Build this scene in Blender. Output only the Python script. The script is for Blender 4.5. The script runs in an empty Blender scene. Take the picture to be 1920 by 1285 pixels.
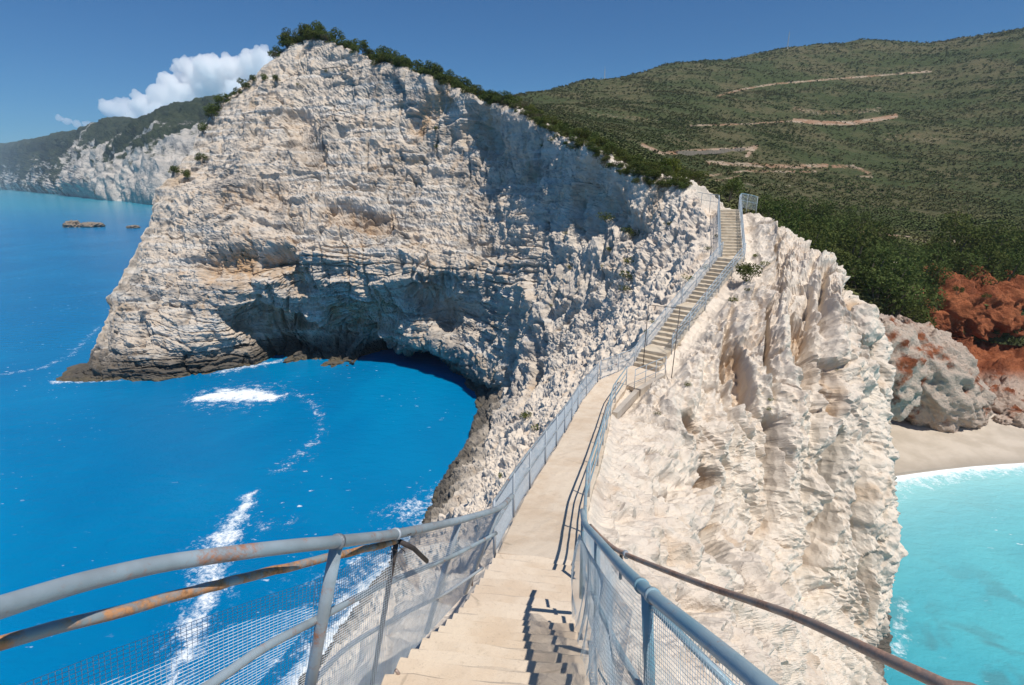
import bpy, math, random
import numpy as np
from mathutils import Vector, Matrix, Euler

# ------------------------------------------------------------------ camera, sky, sun, exposure
C = bpy.context.scene
COL = C.collection
H = 26.0                                   # eye height above the sea
TH = math.radians(16.5)
FPX = 1000.0                               # focal length in pixels of a 1920 wide frame
cam_d = bpy.data.cameras.new("camera")
cam_d.sensor_width = 36.0
cam_d.lens = FPX / 1920.0 * 36.0
cam_d.clip_start = 0.05
cam_d.clip_end = 120000.0
cam = bpy.data.objects.new("camera", cam_d)
COL.objects.link(cam)
cam.location = (0, 0, H)
cam.rotation_euler = (math.pi / 2 - TH, 0, 0)
C.camera = cam

SUN_DIR = Vector((0.31, -0.38, 1.0)).normalized()
SUN_EL = math.asin(SUN_DIR.z)
SUN_AZ = math.atan2(SUN_DIR.x, SUN_DIR.y)
world = bpy.data.worlds.new("World")
C.world = world
world.use_nodes = True
wn = world.node_tree
wn.nodes.clear()
sky = wn.nodes.new("ShaderNodeTexSky")
sky.sky_type = 'NISHITA'
sky.sun_disc = False
sky.sun_elevation = SUN_EL
sky.sun_rotation = SUN_AZ
sky.altitude = 0.0
sky.air_density = 1.0
sky.dust_density = 0.15
sky.ozone_density = 3.0
wbg = wn.nodes.new("ShaderNodeBackground")
wbg.inputs["Strength"].default_value = 0.057
wout = wn.nodes.new("ShaderNodeOutputWorld")
wtint = wn.nodes.new("ShaderNodeMix"); wtint.data_type = 'RGBA'; wtint.blend_type = 'MULTIPLY'
wtint.inputs[0].default_value = 1.0
wtint.inputs[7].default_value = (0.40, 0.90, 1.36, 1.0)
wn.links.new(sky.outputs[0], wtint.inputs[6])
wn.links.new(wtint.outputs[2], wbg.inputs[0])
wn.links.new(wbg.outputs[0], wout.inputs[0])

sl = bpy.data.lights.new("sun", 'SUN')
sl.energy = 4.65
sl.angle = math.radians(0.5)
sl.color = (1.0, 0.955, 0.88)
sun = bpy.data.objects.new("sun", sl)
COL.objects.link(sun)
sun.rotation_euler = SUN_DIR.to_track_quat('Z', 'Y').to_euler()

C.view_settings.view_transform = 'Standard'
C.view_settings.look = 'None'
C.view_settings.exposure = 0.0
C.view_settings.gamma = 1.0
C.cycles.max_bounces = 26
C.cycles.diffuse_bounces = 3
C.cycles.glossy_bounces = 3
C.cycles.transmission_bounces = 3
C.cycles.transparent_max_bounces = 8
C.cycles.volume_bounces = 24

# ------------------------------------------------------------------ geometry helpers
SN, CS = math.sin(TH), math.cos(TH)
CX, CY = 960.0, 642.5


def P(px, py, z):
    """world point that stands at depth z along the view axis behind picture point px, py"""
    u = (px - CX) / FPX
    v = (CY - py) / FPX
    return np.array([u * z, z * (CS + v * SN), H + z * (-SN + v * CS)])


def S(px, py, h=0.0):
    """world point on the horizontal plane of height h"""
    v = (CY - py) / FPX
    z = (h - H) / (-SN + v * CS)
    return P(px, py, z)


def W(x, y, h):
    return np.array([x, y, H + h], float)


def project(V):
    V = np.asarray(V, float)
    y = V[..., 1]
    h = V[..., 2] - H
    z = y * CS - h * SN
    v = (y * SN + h * CS) / np.where(np.abs(z) < 1e-6, 1e-6, z)
    px = CX + FPX * V[..., 0] / np.where(np.abs(z) < 1e-6, 1e-6, z)
    return px, CY - v * FPX, z


def tag(o, label=None, cat=None, group=None, kind=None):
    if label: o["label"] = label
    if cat: o["category"] = cat
    if group: o["group"] = group
    if kind: o["kind"] = kind
    return o


def empty(name, loc):
    o = bpy.data.objects.new(name, None)
    o.empty_display_size = 0.2
    o.location = tuple(float(c) for c in loc)
    COL.objects.link(o)
    return o


def mesh_obj(name, V, F, mat, parent=None, smooth=True, attrs=None, loc=None):
    """V (n,3); F list of index arrays (m,k) or python lists"""
    V = np.asarray(V, np.float32)
    off = np.zeros(3, np.float32)
    if parent is not None and loc is None:
        off = np.array(parent.location, np.float32)
    if loc is not None:
        off = np.array(loc, np.float32)
    me = bpy.data.meshes.new(name)
    if isinstance(F, np.ndarray):
        k = F.shape[1]
        n = F.shape[0]
        me.vertices.add(len(V))
        me.vertices.foreach_set("co", (V - off).ravel())
        me.loops.add(n * k)
        me.loops.foreach_set("vertex_index", F.astype(np.int32).ravel())
        me.polygons.add(n)
        me.polygons.foreach_set("loop_start", np.arange(0, n * k, k, dtype=np.int32))
        me.polygons.foreach_set("loop_total", np.full(n, k, np.int32))
        me.update(calc_edges=True)
    else:
        me.from_pydata((V - off).tolist(), [], [list(map(int, f)) for f in F])
        me.update()
    me.polygons.foreach_set("use_smooth", np.full(len(me.polygons), bool(smooth)))
    if attrs:
        for k_, a in attrs.items():
            at = me.attributes.new(k_, 'FLOAT', 'POINT')
            at.data.foreach_set("value", np.asarray(a, np.float32).ravel())
    if mat is not None:
        me.materials.append(mat)
    o = bpy.data.objects.new(name, me)
    COL.objects.link(o)
    if parent is not None:
        o.parent = parent
    elif loc is not None:
        o.location = tuple(float(c) for c in loc)
    return o


def grid_faces(nu, nv, wrap=False):
    i = np.arange(nu if wrap else nu - 1)[:, None]
    j = np.arange(nv - 1)[None, :]
    a = i * nv + j
    b = ((i + 1) % nu) * nv + j
    return np.stack([a, b, b + 1, a + 1], -1).reshape(-1, 4)


class MB:
    """collects simple solids into one mesh"""
    def __init__(self):
        self.v = []
        self.f = []

    def add(self, vs, fs):
        o = len(self.v)
        self.v.extend([tuple(map(float, p)) for p in vs])
        self.f.extend([[i + o for i in f] for f in fs])

    def tube(self, pts, r, n=8, cap=True, r1=None):
        pts = [np.asarray(p, float) for p in pts]
        m = len(pts)
        vs, fs = [], []
        for i, p in enumerate(pts):
            t = pts[min(i + 1, m - 1)] - pts[max(i - 1, 0)]
            t = t / (np.linalg.norm(t) + 1e-9)
            up = np.array([0, 0, 1.0]) if abs(t[2]) < 0.9 else np.array([1.0, 0, 0])
            a = np.cross(t, up); a /= np.linalg.norm(a)
            b = np.cross(t, a)
            rr = r if r1 is None else r + (r1 - r) * i / max(1, m - 1)
            for k in range(n):
                an = 2 * math.pi * k / n
                vs.append(p + rr * (math.cos(an) * a + math.sin(an) * b))
        for i in range(m - 1):
            for k in range(n):
                fs.append([i * n + k, i * n + (k + 1) % n, (i + 1) * n + (k + 1) % n, (i + 1) * n + k])
        if cap:
            fs.append(list(range(n))[::-1])
            fs.append([(m - 1) * n + k for k in range(n)])
        self.add(vs, fs)

    def hexa(self, q):
        """8 corners: bottom ring 0-3, top ring 4-7"""
        self.add(q, [[3, 2, 1, 0], [4, 5, 6, 7], [0, 1, 5, 4], [1, 2, 6, 5], [2, 3, 7, 6], [3, 0, 4, 7]])

    def build(self, name, mat, parent=None, smooth=False):
        return mesh_obj(name, np.array(self.v), self.f, mat, parent, smooth)


# ------------------------------------------------------------------ numpy noise
def _hash(ix, iy, iz, seed):
    h = (ix.astype(np.uint32) * np.uint32(374761393) + iy.astype(np.uint32) * np.uint32(668265263)
         + iz.astype(np.uint32) * np.uint32(2147483647) + np.uint32((seed * 974711 + 12345) & 0xffffffff))
    h = (h ^ (h >> np.uint32(13))) * np.uint32(1274126177)
    h = (h ^ (h >> np.uint32(16))) * np.uint32(2246822519)
    return h ^ (h >> np.uint32(13))


def perlin(p, seed=0):
    p = np.asarray(p, np.float32)
    ip = np.floor(p).astype(np.int64)
    f = p - ip
    w = f * f * f * (f * (f * 6 - 15) + 10)
    out = 0
    for dx in (0, 1):
        wx = w[:, 0] if dx else 1 - w[:, 0]
        for dy in (0, 1):
            wy = w[:, 1] if dy else 1 - w[:, 1]
            for dz in (0, 1):
                wz = w[:, 2] if dz else 1 - w[:, 2]
                h = _hash(ip[:, 0] + dx, ip[:, 1] + dy, ip[:, 2] + dz, seed)
                gx = (h & np.uint32(1023)).astype(np.float32) / 511.5 - 1
                gy = ((h >> np.uint32(10)) & np.uint32(1023)).astype(np.float32) / 511.5 - 1
                gz = ((h >> np.uint32(20)) & np.uint32(1023)).astype(np.float32) / 511.5 - 1
                out = out + wx * wy * wz * (gx * (f[:, 0] - dx) + gy * (f[:, 1] - dy) + gz * (f[:, 2] - dz))
    return out * 1.3


def fbm(p, oct=4, seed=0, gain=0.5, lac=2.03, ridged=False):
    a, s, t = 1.0, 0.0, 0.0
    q = np.asarray(p, np.float32)
    for o in range(oct):
        n = perlin(q, seed + o * 17)
        if ridged:
            n = 1 - 2 * np.abs(n) * 1.3
        s = s + a * n
        t += a
        a *= gain
        q = q * lac + 3.7
    return s / t


def worley(p, seed=0):
    p = np.asarray(p, np.float32)
    ip = np.floor(p).astype(np.int64)
    f = p - ip
    d1 = np.full(len(p), 9.0, np.float32)
    d2 = np.full(len(p), 9.0, np.float32)
    for dx in (-1, 0, 1):
        for dy in (-1, 0, 1):
            for dz in (-1, 0, 1):
                h = _hash(ip[:, 0] + dx, ip[:, 1] + dy, ip[:, 2] + dz, seed)
                ox = (h & np.uint32(1023)).astype(np.float32) / 1023 + dx - f[:, 0]
                oy = ((h >> np.uint32(10)) & np.uint32(1023)).astype(np.float32) / 1023 + dy - f[:, 1]
                oz = ((h >> np.uint32(20)) & np.uint32(1023)).astype(np.float32) / 1023 + dz - f[:, 2]
                d = np.sqrt(ox * ox + oy * oy + oz * oz)
                nd = np.minimum(d1, d)
                d2 = np.minimum(d2, np.maximum(d1, d))
                d1 = nd
    return d1, d2


def facets(p, seed=0, tilt=1.0, step=0.5):
    """broken rock: every cell is a tilted flat face"""
    p = np.asarray(p, np.float32)
    ip = np.floor(p).astype(np.int64)
    f = p - ip
    best = np.full(len(p), 9.0, np.float32)
    sec = best.copy()
    val = np.zeros(len(p), np.float32)
    for dx in (-1, 0, 1):
        for dy in (-1, 0, 1):
            for dz in (-1, 0, 1):
                h = _hash(ip[:, 0] + dx, ip[:, 1] + dy, ip[:, 2] + dz, seed)
                ox = f[:, 0] - dx - (h & np.uint32(1023)).astype(np.float32) / 1023
                oy = f[:, 1] - dy - ((h >> np.uint32(10)) & np.uint32(1023)).astype(np.float32) / 1023
                oz = f[:, 2] - dz - ((h >> np.uint32(20)) & np.uint32(1023)).astype(np.float32) / 1023
                d = ox * ox + oy * oy + oz * oz
                h2 = (h ^ np.uint32(2654435769)) * np.uint32(2246822519)
                h2 = h2 ^ (h2 >> np.uint32(15))
                gx = (h2 & np.uint32(255)).astype(np.float32) / 127.5 - 1
                gy = ((h2 >> np.uint32(8)) & np.uint32(255)).astype(np.float32) / 127.5 - 1
                gz = ((h2 >> np.uint32(16)) & np.uint32(255)).astype(np.float32) / 127.5 - 1
                gr = ((h2 >> np.uint32(24)) & np.uint32(255)).astype(np.float32) / 255 - 0.5
                v = tilt * (ox * gx + oy * gy + oz * gz) + step * gr
                m = d < best
                sec = np.where(m, best, np.minimum(sec, d))
                best = np.where(m, d, best)
                val = np.where(m, v, val)
    return val * sstep(-0.03, 0.16, np.sqrt(sec) - np.sqrt(best))


def sstep(a, b, x):
    t = np.clip((x - a) / (b - a), 0, 1)
    return t * t * (3 - 2 * t)


def catmull(A, t):
    """A (n, ...) values at 0..n-1, sampled at t"""
    A = np.asarray(A, float)
    n = len(A)
    i = np.clip(np.floor(t).astype(int), 0, n - 2)
    f = (t - i).reshape((-1,) + (1,) * (A.ndim - 1))
    p1, p2 = A[i], A[i + 1]
    p0 = np.where((i > 0).reshape(f.shape), A[np.maximum(i - 1, 0)], 2 * p1 - p2)
    p3 = np.where((i < n - 2).reshape(f.shape), A[np.minimum(i + 2, n - 1)], 2 * p2 - p1)
    m1 = (p2 - p0) * 0.42
    m2 = (p3 - p1) * 0.42
    f2, f3 = f * f, f * f * f
    return (2 * f3 - 3 * f2 + 1) * p1 + (f3 - 2 * f2 + f) * m1 + (-2 * f3 + 3 * f2) * p2 + (f3 - f2) * m2


def grid_normals(G):
    du = np.gradient(G, axis=0)
    dv = np.gradient(G, axis=1)
    n = np.cross(du, dv)
    return n / (np.linalg.norm(n, axis=2, keepdims=True) + 1e-9)


def smooth_grid(G, it):
    for _ in range(it):
        g = G.copy()
        g[1:-1] = (G[:-2] + 2 * G[1:-1] + G[2:]) / 4
        G = g.copy()
        G[:, 1:-1] = (g[:, :-2] + 2 * g[:, 1:-1] + g[:, 2:]) / 4
    return G


def resample(pts, n):
    pts = np.asarray(pts, float)
    if len(pts) == n:
        return pts
    d = np.r_[0, np.cumsum(np.linalg.norm(np.diff(pts, axis=0), axis=1))]
    t = np.linspace(0, d[-1], n)
    return np.stack([np.interp(t, d, pts[:, k]) for k in range(3)], 1)


def seg_dist(Q, a, b):
    """2-D distance of points Q to segment ab, and the position along it"""
    a = np.asarray(a, float); b = np.asarray(b, float)
    d = b - a
    t = np.clip(((Q - a) @ d) / (d @ d + 1e-9), 0, 1)
    return np.linalg.norm(Q - (a + t[:, None] * d), axis=1), t


# ------------------------------------------------------------------ node helper
class NT:
    def __init__(self, name):
        self.m = bpy.data.materials.new(name)
        self.m.use_nodes = True
        self.t = self.m.node_tree
        self.t.nodes.clear()
        self.out = self.n("OutputMaterial")

    def n(self, ty, **kw):
        nd = self.t.nodes.new("ShaderNode" + ty)
        for k, v in kw.items():
            setattr(nd, k, v)
        return nd

    def l(self, a, b):
        self.t.links.new(a, b)

    def put(self, sock, v):
        if hasattr(v, "is_output") or isinstance(v, bpy.types.NodeSocket):
            self.l(v, sock)
        else:
            if isinstance(v, tuple) and len(v) == 3 and sock.type == 'RGBA':
                v = v + (1.0,)
            sock.default_value = v

    def pos(self):
        return self.n("NewGeometry").outputs["Position"]

    def obj(self):
        return self.n("TexCoord").outputs["Object"]

    def mapping(self, vec, scale=(1, 1, 1), loc=(0, 0, 0), rot=(0, 0, 0)):
        m = self.n("Mapping")
        self.l(vec, m.inputs[0])
        m.inputs["Scale"].default_value = scale
        m.inputs["Location"].default_value = loc
        m.inputs["Rotation"].default_value = rot
        return m.outputs[0]

    def noise(self, vec, scale, detail=4.0, rough=0.55, dist=0.0):
        k = self.n("TexNoise")
        self.l(vec, k.inputs["Vector"])
        k.inputs["Scale"].default_value = scale
        k.inputs["Detail"].default_value = detail
        k.inputs["Roughness"].default_value = rough
        k.inputs["Distortion"].default_value = dist
        return k.outputs["Fac"]

    def voro(self, vec, scale, feature='F1', rnd=1.0):
        k = self.n("TexVoronoi", feature=feature)
        self.l(vec, k.inputs["Vector"])
        k.inputs["Scale"].default_value = scale
        k.inputs["Randomness"].default_value = rnd
        return k.outputs["Distance"]

    def math(self, op, a, b=0.0, clamp=False):
        k = self.n("Math", operation=op, use_clamp=clamp)
        self.put(k.inputs[0], a)
        self.put(k.inputs[1], b)
        return k.outputs[0]

    def ramp(self, v, lo, hi, a=0.0, b=1.0):
        k = self.n("MapRange", interpolation_type='SMOOTHSTEP')
        self.put(k.inputs[0], v)
        for i, x in enumerate((lo, hi, a, b)):
            k.inputs[i + 1].default_value = x
        return k.outputs[0]

    def mix(self, f, a, b, mode='MIX'):
        k = self.n("Mix", data_type='RGBA', blend_type=mode)
        self.put(k.inputs[0], f)
        self.put(k.inputs[6], a)
        self.put(k.inputs[7], b)
        return k.outputs[2]

    def attr(self, name):
        return self.n("Attribute", attribute_name=name).outputs["Fac"]

    def bump(self, h, strength=0.5, dist=0.1, prev=None):
        k = self.n("Bump")
        self.put(k.inputs["Height"], h)
        k.inputs["Strength"].default_value = strength
        k.inputs["Distance"].default_value = dist
        if prev is not None:
            self.l(prev, k.inputs["Normal"])
        return k.outputs[0]

    def bsdf(self, color, rough=0.9, metal=0.0, normal=None, spec=0.3, ior=None):
        b = self.n("BsdfPrincipled")
        self.put(b.inputs["Base Color"], color)
        self.put(b.inputs["Roughness"], rough)
        self.put(b.inputs["Metallic"], metal)
        b.inputs["Specular IOR Level"].default_value = spec
        if ior: b.inputs["IOR"].default_value = ior
        if normal is not None:
            self.l(normal, b.inputs["Normal"])
        return b.outputs[0]

    def done(self, sh):
        self.l(sh, self.out.inputs["Surface"])
        return self.m


# ------------------------------------------------------------------ materials
def mat_rock():
    t = NT("limestone")
    p = t.pos()
    z = t.n("SeparateXYZ"); t.l(p, z.inputs[0]); zc = z.outputs[2]
    big = t.noise(p, 0.10, 5, 0.6, 0.6)
    med = t.noise(p, 0.55, 6, 0.65, 0.4)
    fine = t.noise(p, 5.0, 5, 0.7)
    grit = t.noise(p, 22.0, 3, 0.7)
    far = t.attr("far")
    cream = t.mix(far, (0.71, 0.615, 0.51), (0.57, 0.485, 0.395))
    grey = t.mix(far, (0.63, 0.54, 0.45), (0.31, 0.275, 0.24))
    c = t.mix(t.ramp(t.math('ADD', t.math('MULTIPLY', med, 0.6), t.math('MULTIPLY', big, 0.5)), 0.52, 0.66), cream, grey)
    # bedding: pale and grey layers of the big face
    sm = t.mapping(p, (0.06, 0.06, 1.4))
    st = t.noise(sm, 1.0, 5, 0.7, 0.3)
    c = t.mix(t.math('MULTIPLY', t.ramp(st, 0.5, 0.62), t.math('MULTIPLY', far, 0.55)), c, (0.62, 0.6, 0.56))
    # rusty streaks running down
    vm = t.mapping(p, (0.55, 0.55, 0.10))
    rs = t.noise(vm, 1.0, 5, 0.6, 0.5)
    stain = t.attr("stain")
    pk = t.math('ADD', t.math('MULTIPLY', t.ramp(rs, 0.54, 0.70), 0.42), t.math('MULTIPLY', t.ramp(rs, 0.36, 0.56), t.math('MULTIPLY', stain, 0.85)), True)
    c = t.mix(pk, c, (0.46, 0.30, 0.17))
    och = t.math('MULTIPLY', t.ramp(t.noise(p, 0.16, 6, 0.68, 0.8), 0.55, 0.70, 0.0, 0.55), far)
    c = t.mix(och, c, (0.44, 0.31, 0.19))
    # grain
    c = t.mix(t.ramp(fine, 0.39, 0.30, 0.0, 0.35), c, (0.40, 0.36, 0.31))
    c = t.mix(t.ramp(grit, 0.60, 0.75, 0.0, 0.35), c, (0.74, 0.70, 0.63))
    # tide zone
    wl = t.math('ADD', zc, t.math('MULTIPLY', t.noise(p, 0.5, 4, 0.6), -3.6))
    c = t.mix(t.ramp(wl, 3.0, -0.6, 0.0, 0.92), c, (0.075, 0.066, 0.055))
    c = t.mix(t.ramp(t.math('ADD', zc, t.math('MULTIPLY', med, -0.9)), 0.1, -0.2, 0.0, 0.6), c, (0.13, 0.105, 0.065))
    h1 = t.math('ADD', t.math('MULTIPLY', fine, 0.7), t.math('MULTIPLY', grit, 0.25))
    nb = t.bump(h1, 0.8, 0.10)
    vor = t.voro(t.mapping(p, (1, 1, 0.7)), 2.2)
    nb = t.bump(t.math('ADD', vor, t.math('MULTIPLY', med, 0.8)), 0.6, 0.18, nb)
    return t.done(t.bsdf(c, 0.95, 0, nb, 0.15))


def mat_red():
    t = NT("red_earth")
    p = t.pos()
    a = t.noise(p, 0.25, 6, 0.62, 0.7)
    f = t.noise(p, 2.2, 6, 0.7)
    c = t.mix(t.ramp(a, 0.35, 0.65), (0.44, 0.150, 0.066), (0.23, 0.072, 0.034))
    w = t.attr("white")
    c = t.mix(t.math('MULTIPLY', w, t.ramp(t.noise(p, 0.35, 5, 0.6), 0.35, 0.47), True), c, (0.70, 0.585, 0.475))
    c = t.mix(t.ramp(f, 0.58, 0.72, 0, 0.3), c, (0.50, 0.27, 0.16))
    return t.done(t.bsdf(c, 0.95, 0, t.bump(t.math('ADD', f, a), 1.0, 0.6), 0.1))


def mat_sea():
    t = NT("sea_water")
    p = t.pos()
    shal = t.attr("shallow")
    foam = t.attr("foam")
    milk = t.attr("milk")
    big = t.noise(t.mapping(p, (1, 1, 1)), 0.03, 4, 0.6, 0.8)
    deep = t.mix(t.ramp(big, 0.35, 0.7), (0.0, 0.150, 0.350), (0.0, 0.192, 0.410))
    teal = t.mix(t.ramp(t.noise(p, 0.06, 4, 0.6, 0.5), 0.3, 0.7), (0.016, 0.270, 0.355), (0.055, 0.385, 0.440))
    # dark boulders on the sea bed
    bed = t.noise(t.mapping(p, (1, 1, 1), (3, 7, 0)), 0.28, 3, 0.5, 0.5)
    teal = t.mix(t.math('MULTIPLY', t.ramp(bed, 0.50, 0.62), t.ramp(t.noise(p, 0.07, 2, 0.5), 0.40, 0.60, 0.08, 0.6)), teal, (0.045, 0.155, 0.185))
    c = t.mix(shal, deep, teal)
    c = t.mix(milk, c, (0.32, 0.62, 0.62))
    # foam, torn into threads by a warped cell pattern
    nv = t.noise(p, 0.9, 6, 0.72, 0.6)
    nv2 = t.noise(p, 3.0, 5, 0.7, 1.0)
    web = t.voro(t.mapping(p, (1, 1, 1)), 1.1, 'DISTANCE_TO_EDGE')
    k = t.math('ADD', foam, t.math('MULTIPLY', t.math('SUBTRACT', nv, 0.5), 2.2))
    k = t.math('ADD', k, t.math('MULTIPLY', t.math('SUBTRACT', nv2, 0.5), 1.5))
    k = t.math('SUBTRACT', k, t.math('MULTIPLY', web, 0.25))
    fm = t.math('MULTIPLY', t.ramp(k, 0.30, 1.10, 0.0, 0.96), t.ramp(foam, 0.02, 0.30))
    # stray specks of foam over the open water
    sp = t.noise(t.mapping(p, (0.5, 1.3, 1)), 1.6, 3, 0.6)
    spm = t.math('MULTIPLY', t.ramp(sp, 0.665, 0.72), t.ramp(t.noise(p, 0.09, 2, 0.5), 0.45, 0.7))
    fm = t.math('MAXIMUM', fm, t.math('MULTIPLY', spm, 0.8))
    c = t.mix(fm, c, (0.86, 0.89, 0.90))
    w1 = t.noise(t.mapping(p, (1, 1.9, 1), rot=(0, 0, 0.4)), 0.55, 5, 0.6, 0.3)
    w2 = t.noise(p, 3.5, 3, 0.6)
    nb = t.bump(t.math('ADD', w1, t.math('MULTIPLY', w2, 0.2)), 0.35, 0.5)
    rough = t.math('ADD', t.math('MULTIPLY', fm, 0.5), 0.17)
    return t.done(t.bsdf(c, rough, 0, nb, 0.14, 1.33))


def mat_hill():
    t = NT("maquis_ground")
    p = t.pos()
    bare = t.attr("bare")
    a = t.noise(p, 0.012, 5, 0.6, 0.3)
    b = t.noise(p, 0.10, 6, 0.7)
    f = t.noise(p, 0.5, 5, 0.7)
    c = t.mix(t.ramp(t.math('ADD', t.math('MULTIPLY', a, 0.6), t.math('MULTIPLY', t.noise(p, 0.035, 4, 0.6), 0.4)), 0.42, 0.60), (0.058, 0.074, 0.027), (0.118, 0.104, 0.052))
    c = t.mix(t.ramp(b, 0.5, 0.64), c, (0.042, 0.054, 0.020))
    c = t.mix(t.ramp(f, 0.58, 0.72, 0, 0.4), c, (0.15, 0.12, 0.065))
    soil = t.mix(t.ramp(t.noise(p, 0.05, 3, 0.6), 0.4, 0.6), (0.33, 0.19, 0.115), (0.44, 0.34, 0.25))
    k = t.math('ADD', bare, t.math('MULTIPLY', t.math('SUBTRACT', f, 0.5), 2.2))
    c = t.mix(t.math('MULTIPLY', t.ramp(k, 0.35, 0.7), t.ramp(bare, 0.03, 0.12)), c, soil)
    return t.done(t.bsdf(c, 0.95, 0, t.bump(t.math('ADD', b, f), 1.0, 1.5), 0.1))


def mat_coast():
    t = NT("coast_cliff")
    p = t.pos()
    g = t.attr("green")
    n = t.noise(p, 0.010, 6, 0.66, 0.5)
    f = t.noise(p, 0.05, 5, 0.7)
    k = t.math('ADD', g, t.math('MULTIPLY', t.math('SUBTRACT', n, 0.5), 2.6))
    k = t.math('ADD', k, t.math('MULTIPLY', t.math('SUBTRACT', f, 0.5), 1.0))
    rock = t.mix(t.ramp(f, 0.35, 0.65), (0.55, 0.50, 0.44), (0.34, 0.32, 0.29))
    veg = t.mix(t.ramp(f, 0.4, 0.6), (0.020, 0.030, 0.014), (0.045, 0.055, 0.025))
    c = t.mix(t.ramp(k, 0.40, 0.60), rock, veg)
    return t.done(t.bsdf(c, 0.95, 0, t.bump(t.math('ADD', f, n), 1.0, 9.0), 0.1))


def mat_sand():
    t = NT("beach_sand")
    p = t.pos()
    z = t.n("SeparateXYZ"); t.l(p, z.inputs[0])
    n = t.noise(p, 0.4, 5, 0.6)
    f = t.noise(p, 7.0, 4, 0.7)
    c = t.mix(t.ramp(n, 0.35, 0.65), (0.56, 0.48, 0.39), (0.46, 0.39, 0.31))
    c = t.mix(t.ramp(f, 0.6, 0.75, 0, 0.4), c, (0.3, 0.25, 0.2))
    c = t.mix(t.ramp(z.outputs[2], 0.55, 0.15, 0, 0.7), c, (0.30, 0.25, 0.20))
    return t.done(t.bsdf(c, 0.95, 0, t.bump(t.math('ADD', n, t.math('MULTIPLY', f, 0.3)), 0.5, 0.3), 0.1))


def mat_concrete(name="pale_concrete", base=(0.67, 0.555, 0.43), alt=(0.59, 0.46, 0.335)):
    t = NT(name)
    p = t.pos()
    a = t.noise(p, 0.9, 5, 0.65, 0.3)
    b = t.noise(p, 6.0, 6, 0.7)
    g = t.noise(p, 90.0, 3, 0.7)
    c = t.mix(t.ramp(a, 0.38, 0.66), base, alt)
    c = t.mix(t.ramp(b, 0.54, 0.72, 0, 0.45), c, (0.46, 0.37, 0.28))
    c = t.mix(t.ramp(t.noise(p, 26.0, 4, 0.7), 0.56, 0.70, 0, 0.45), c, (0.40, 0.315, 0.23))
    cr = t.voro(t.mapping(t.n('NewGeometry').outputs['Position'], (1, 1, 1)), 0.42, 'DISTANCE_TO_EDGE')
    crk = t.math('MULTIPLY', t.ramp(t.math('ADD', cr, t.math('MULTIPLY', b, 0.02)), 0.016, 0.010), t.ramp(a, 0.5, 0.56))
    c = t.mix(t.math('MULTIPLY', crk, 0.4), c, (0.25, 0.20, 0.15))
    c = t.mix(t.ramp(g, 0.62, 0.70, 0, 0.5), c, (0.30, 0.24, 0.18))
    c = t.mix(t.ramp(t.noise(p, 2.1, 3, 0.5), 0.30, 0.22, 0, 0.35), c, (0.72, 0.62, 0.49))
    nb = t.bump(t.math('ADD', b, t.math('MULTIPLY', g, 0.35)), 0.6, 0.02)
    return t.done(t.bsdf(c, 0.9, 0, nb, 0.2))


def mat_pipe(name, paint, rust_lo, rust_hi, rust=(0.23, 0.085, 0.030), paint2=None):
    t = NT(name)
    p = t.pos()
    a = t.noise(p, 5.0, 6, 0.7, 0.4)
    b = t.noise(p, 38.0, 5, 0.7)
    pc = t.mix(t.ramp(t.noise(p, 2.3, 4, 0.6), 0.38, 0.62), paint, paint2 or tuple(x * 0.8 for x in paint))
    r = t.mix(t.ramp(b, 0.4, 0.6), rust, tuple(min(1, x * 1.9) for x in rust))
    k = t.ramp(t.math('ADD', t.math('MULTIPLY', a, 0.75), t.math('MULTIPLY', b, 0.25)), rust_lo, rust_hi)
    c = t.mix(k, pc, r)
    c = t.mix(t.ramp(b, 0.62, 0.75, 0, 0.35), c, (0.42, 0.42, 0.41))
    rough = t.math('ADD', t.math('MULTIPLY', k, 0.35), 0.42)
    return t.done(t.bsdf(c, rough, 0.15, t.bump(b, 0.5, 0.004), 0.4))


def mat_plain(name, c, rough=0.6, metal=0.0):
    t = NT(name)
    p = t.pos()
    n = t.noise(p, 30.0, 4, 0.7)
    col = t.mix(t.ramp(n, 0.4, 0.65), c, tuple(x * 0.72 for x in c))
    return t.done(t.bsdf(col, rough, metal, None, 0.4))


def mat_leaf(name, a, b, dry=(0.12, 0.10, 0.04)):
    t = NT(name)
    p = t.obj()
    oi = t.n("ObjectInfo").outputs["Random"]
    n = t.noise(p, 1.1, 3, 0.6)
    n2 = t.noise(p, 7.0, 2, 0.6)
    c = t.mix(t.ramp(n, 0.35, 0.65), a, b)
    c = t.mix(t.ramp(n2, 0.58, 0.75, 0, 0.6), c, dry)
    c = t.mix(t.math('MULTIPLY', oi, 0.35), c, tuple(x * 1.5 for x in b))
    d = t.n("BsdfDiffuse"); t.put(d.inputs[0], c)
    tr = t.n("BsdfTranslucent"); t.put(tr.inputs[0], c)
    m = t.n("MixShader"); m.inputs[0].default_value = 0.25
    t.l(d.outputs[0], m.inputs[1]); t.l(tr.outputs[0], m.inputs[2])
    return t.done(m.outputs[0])


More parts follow.
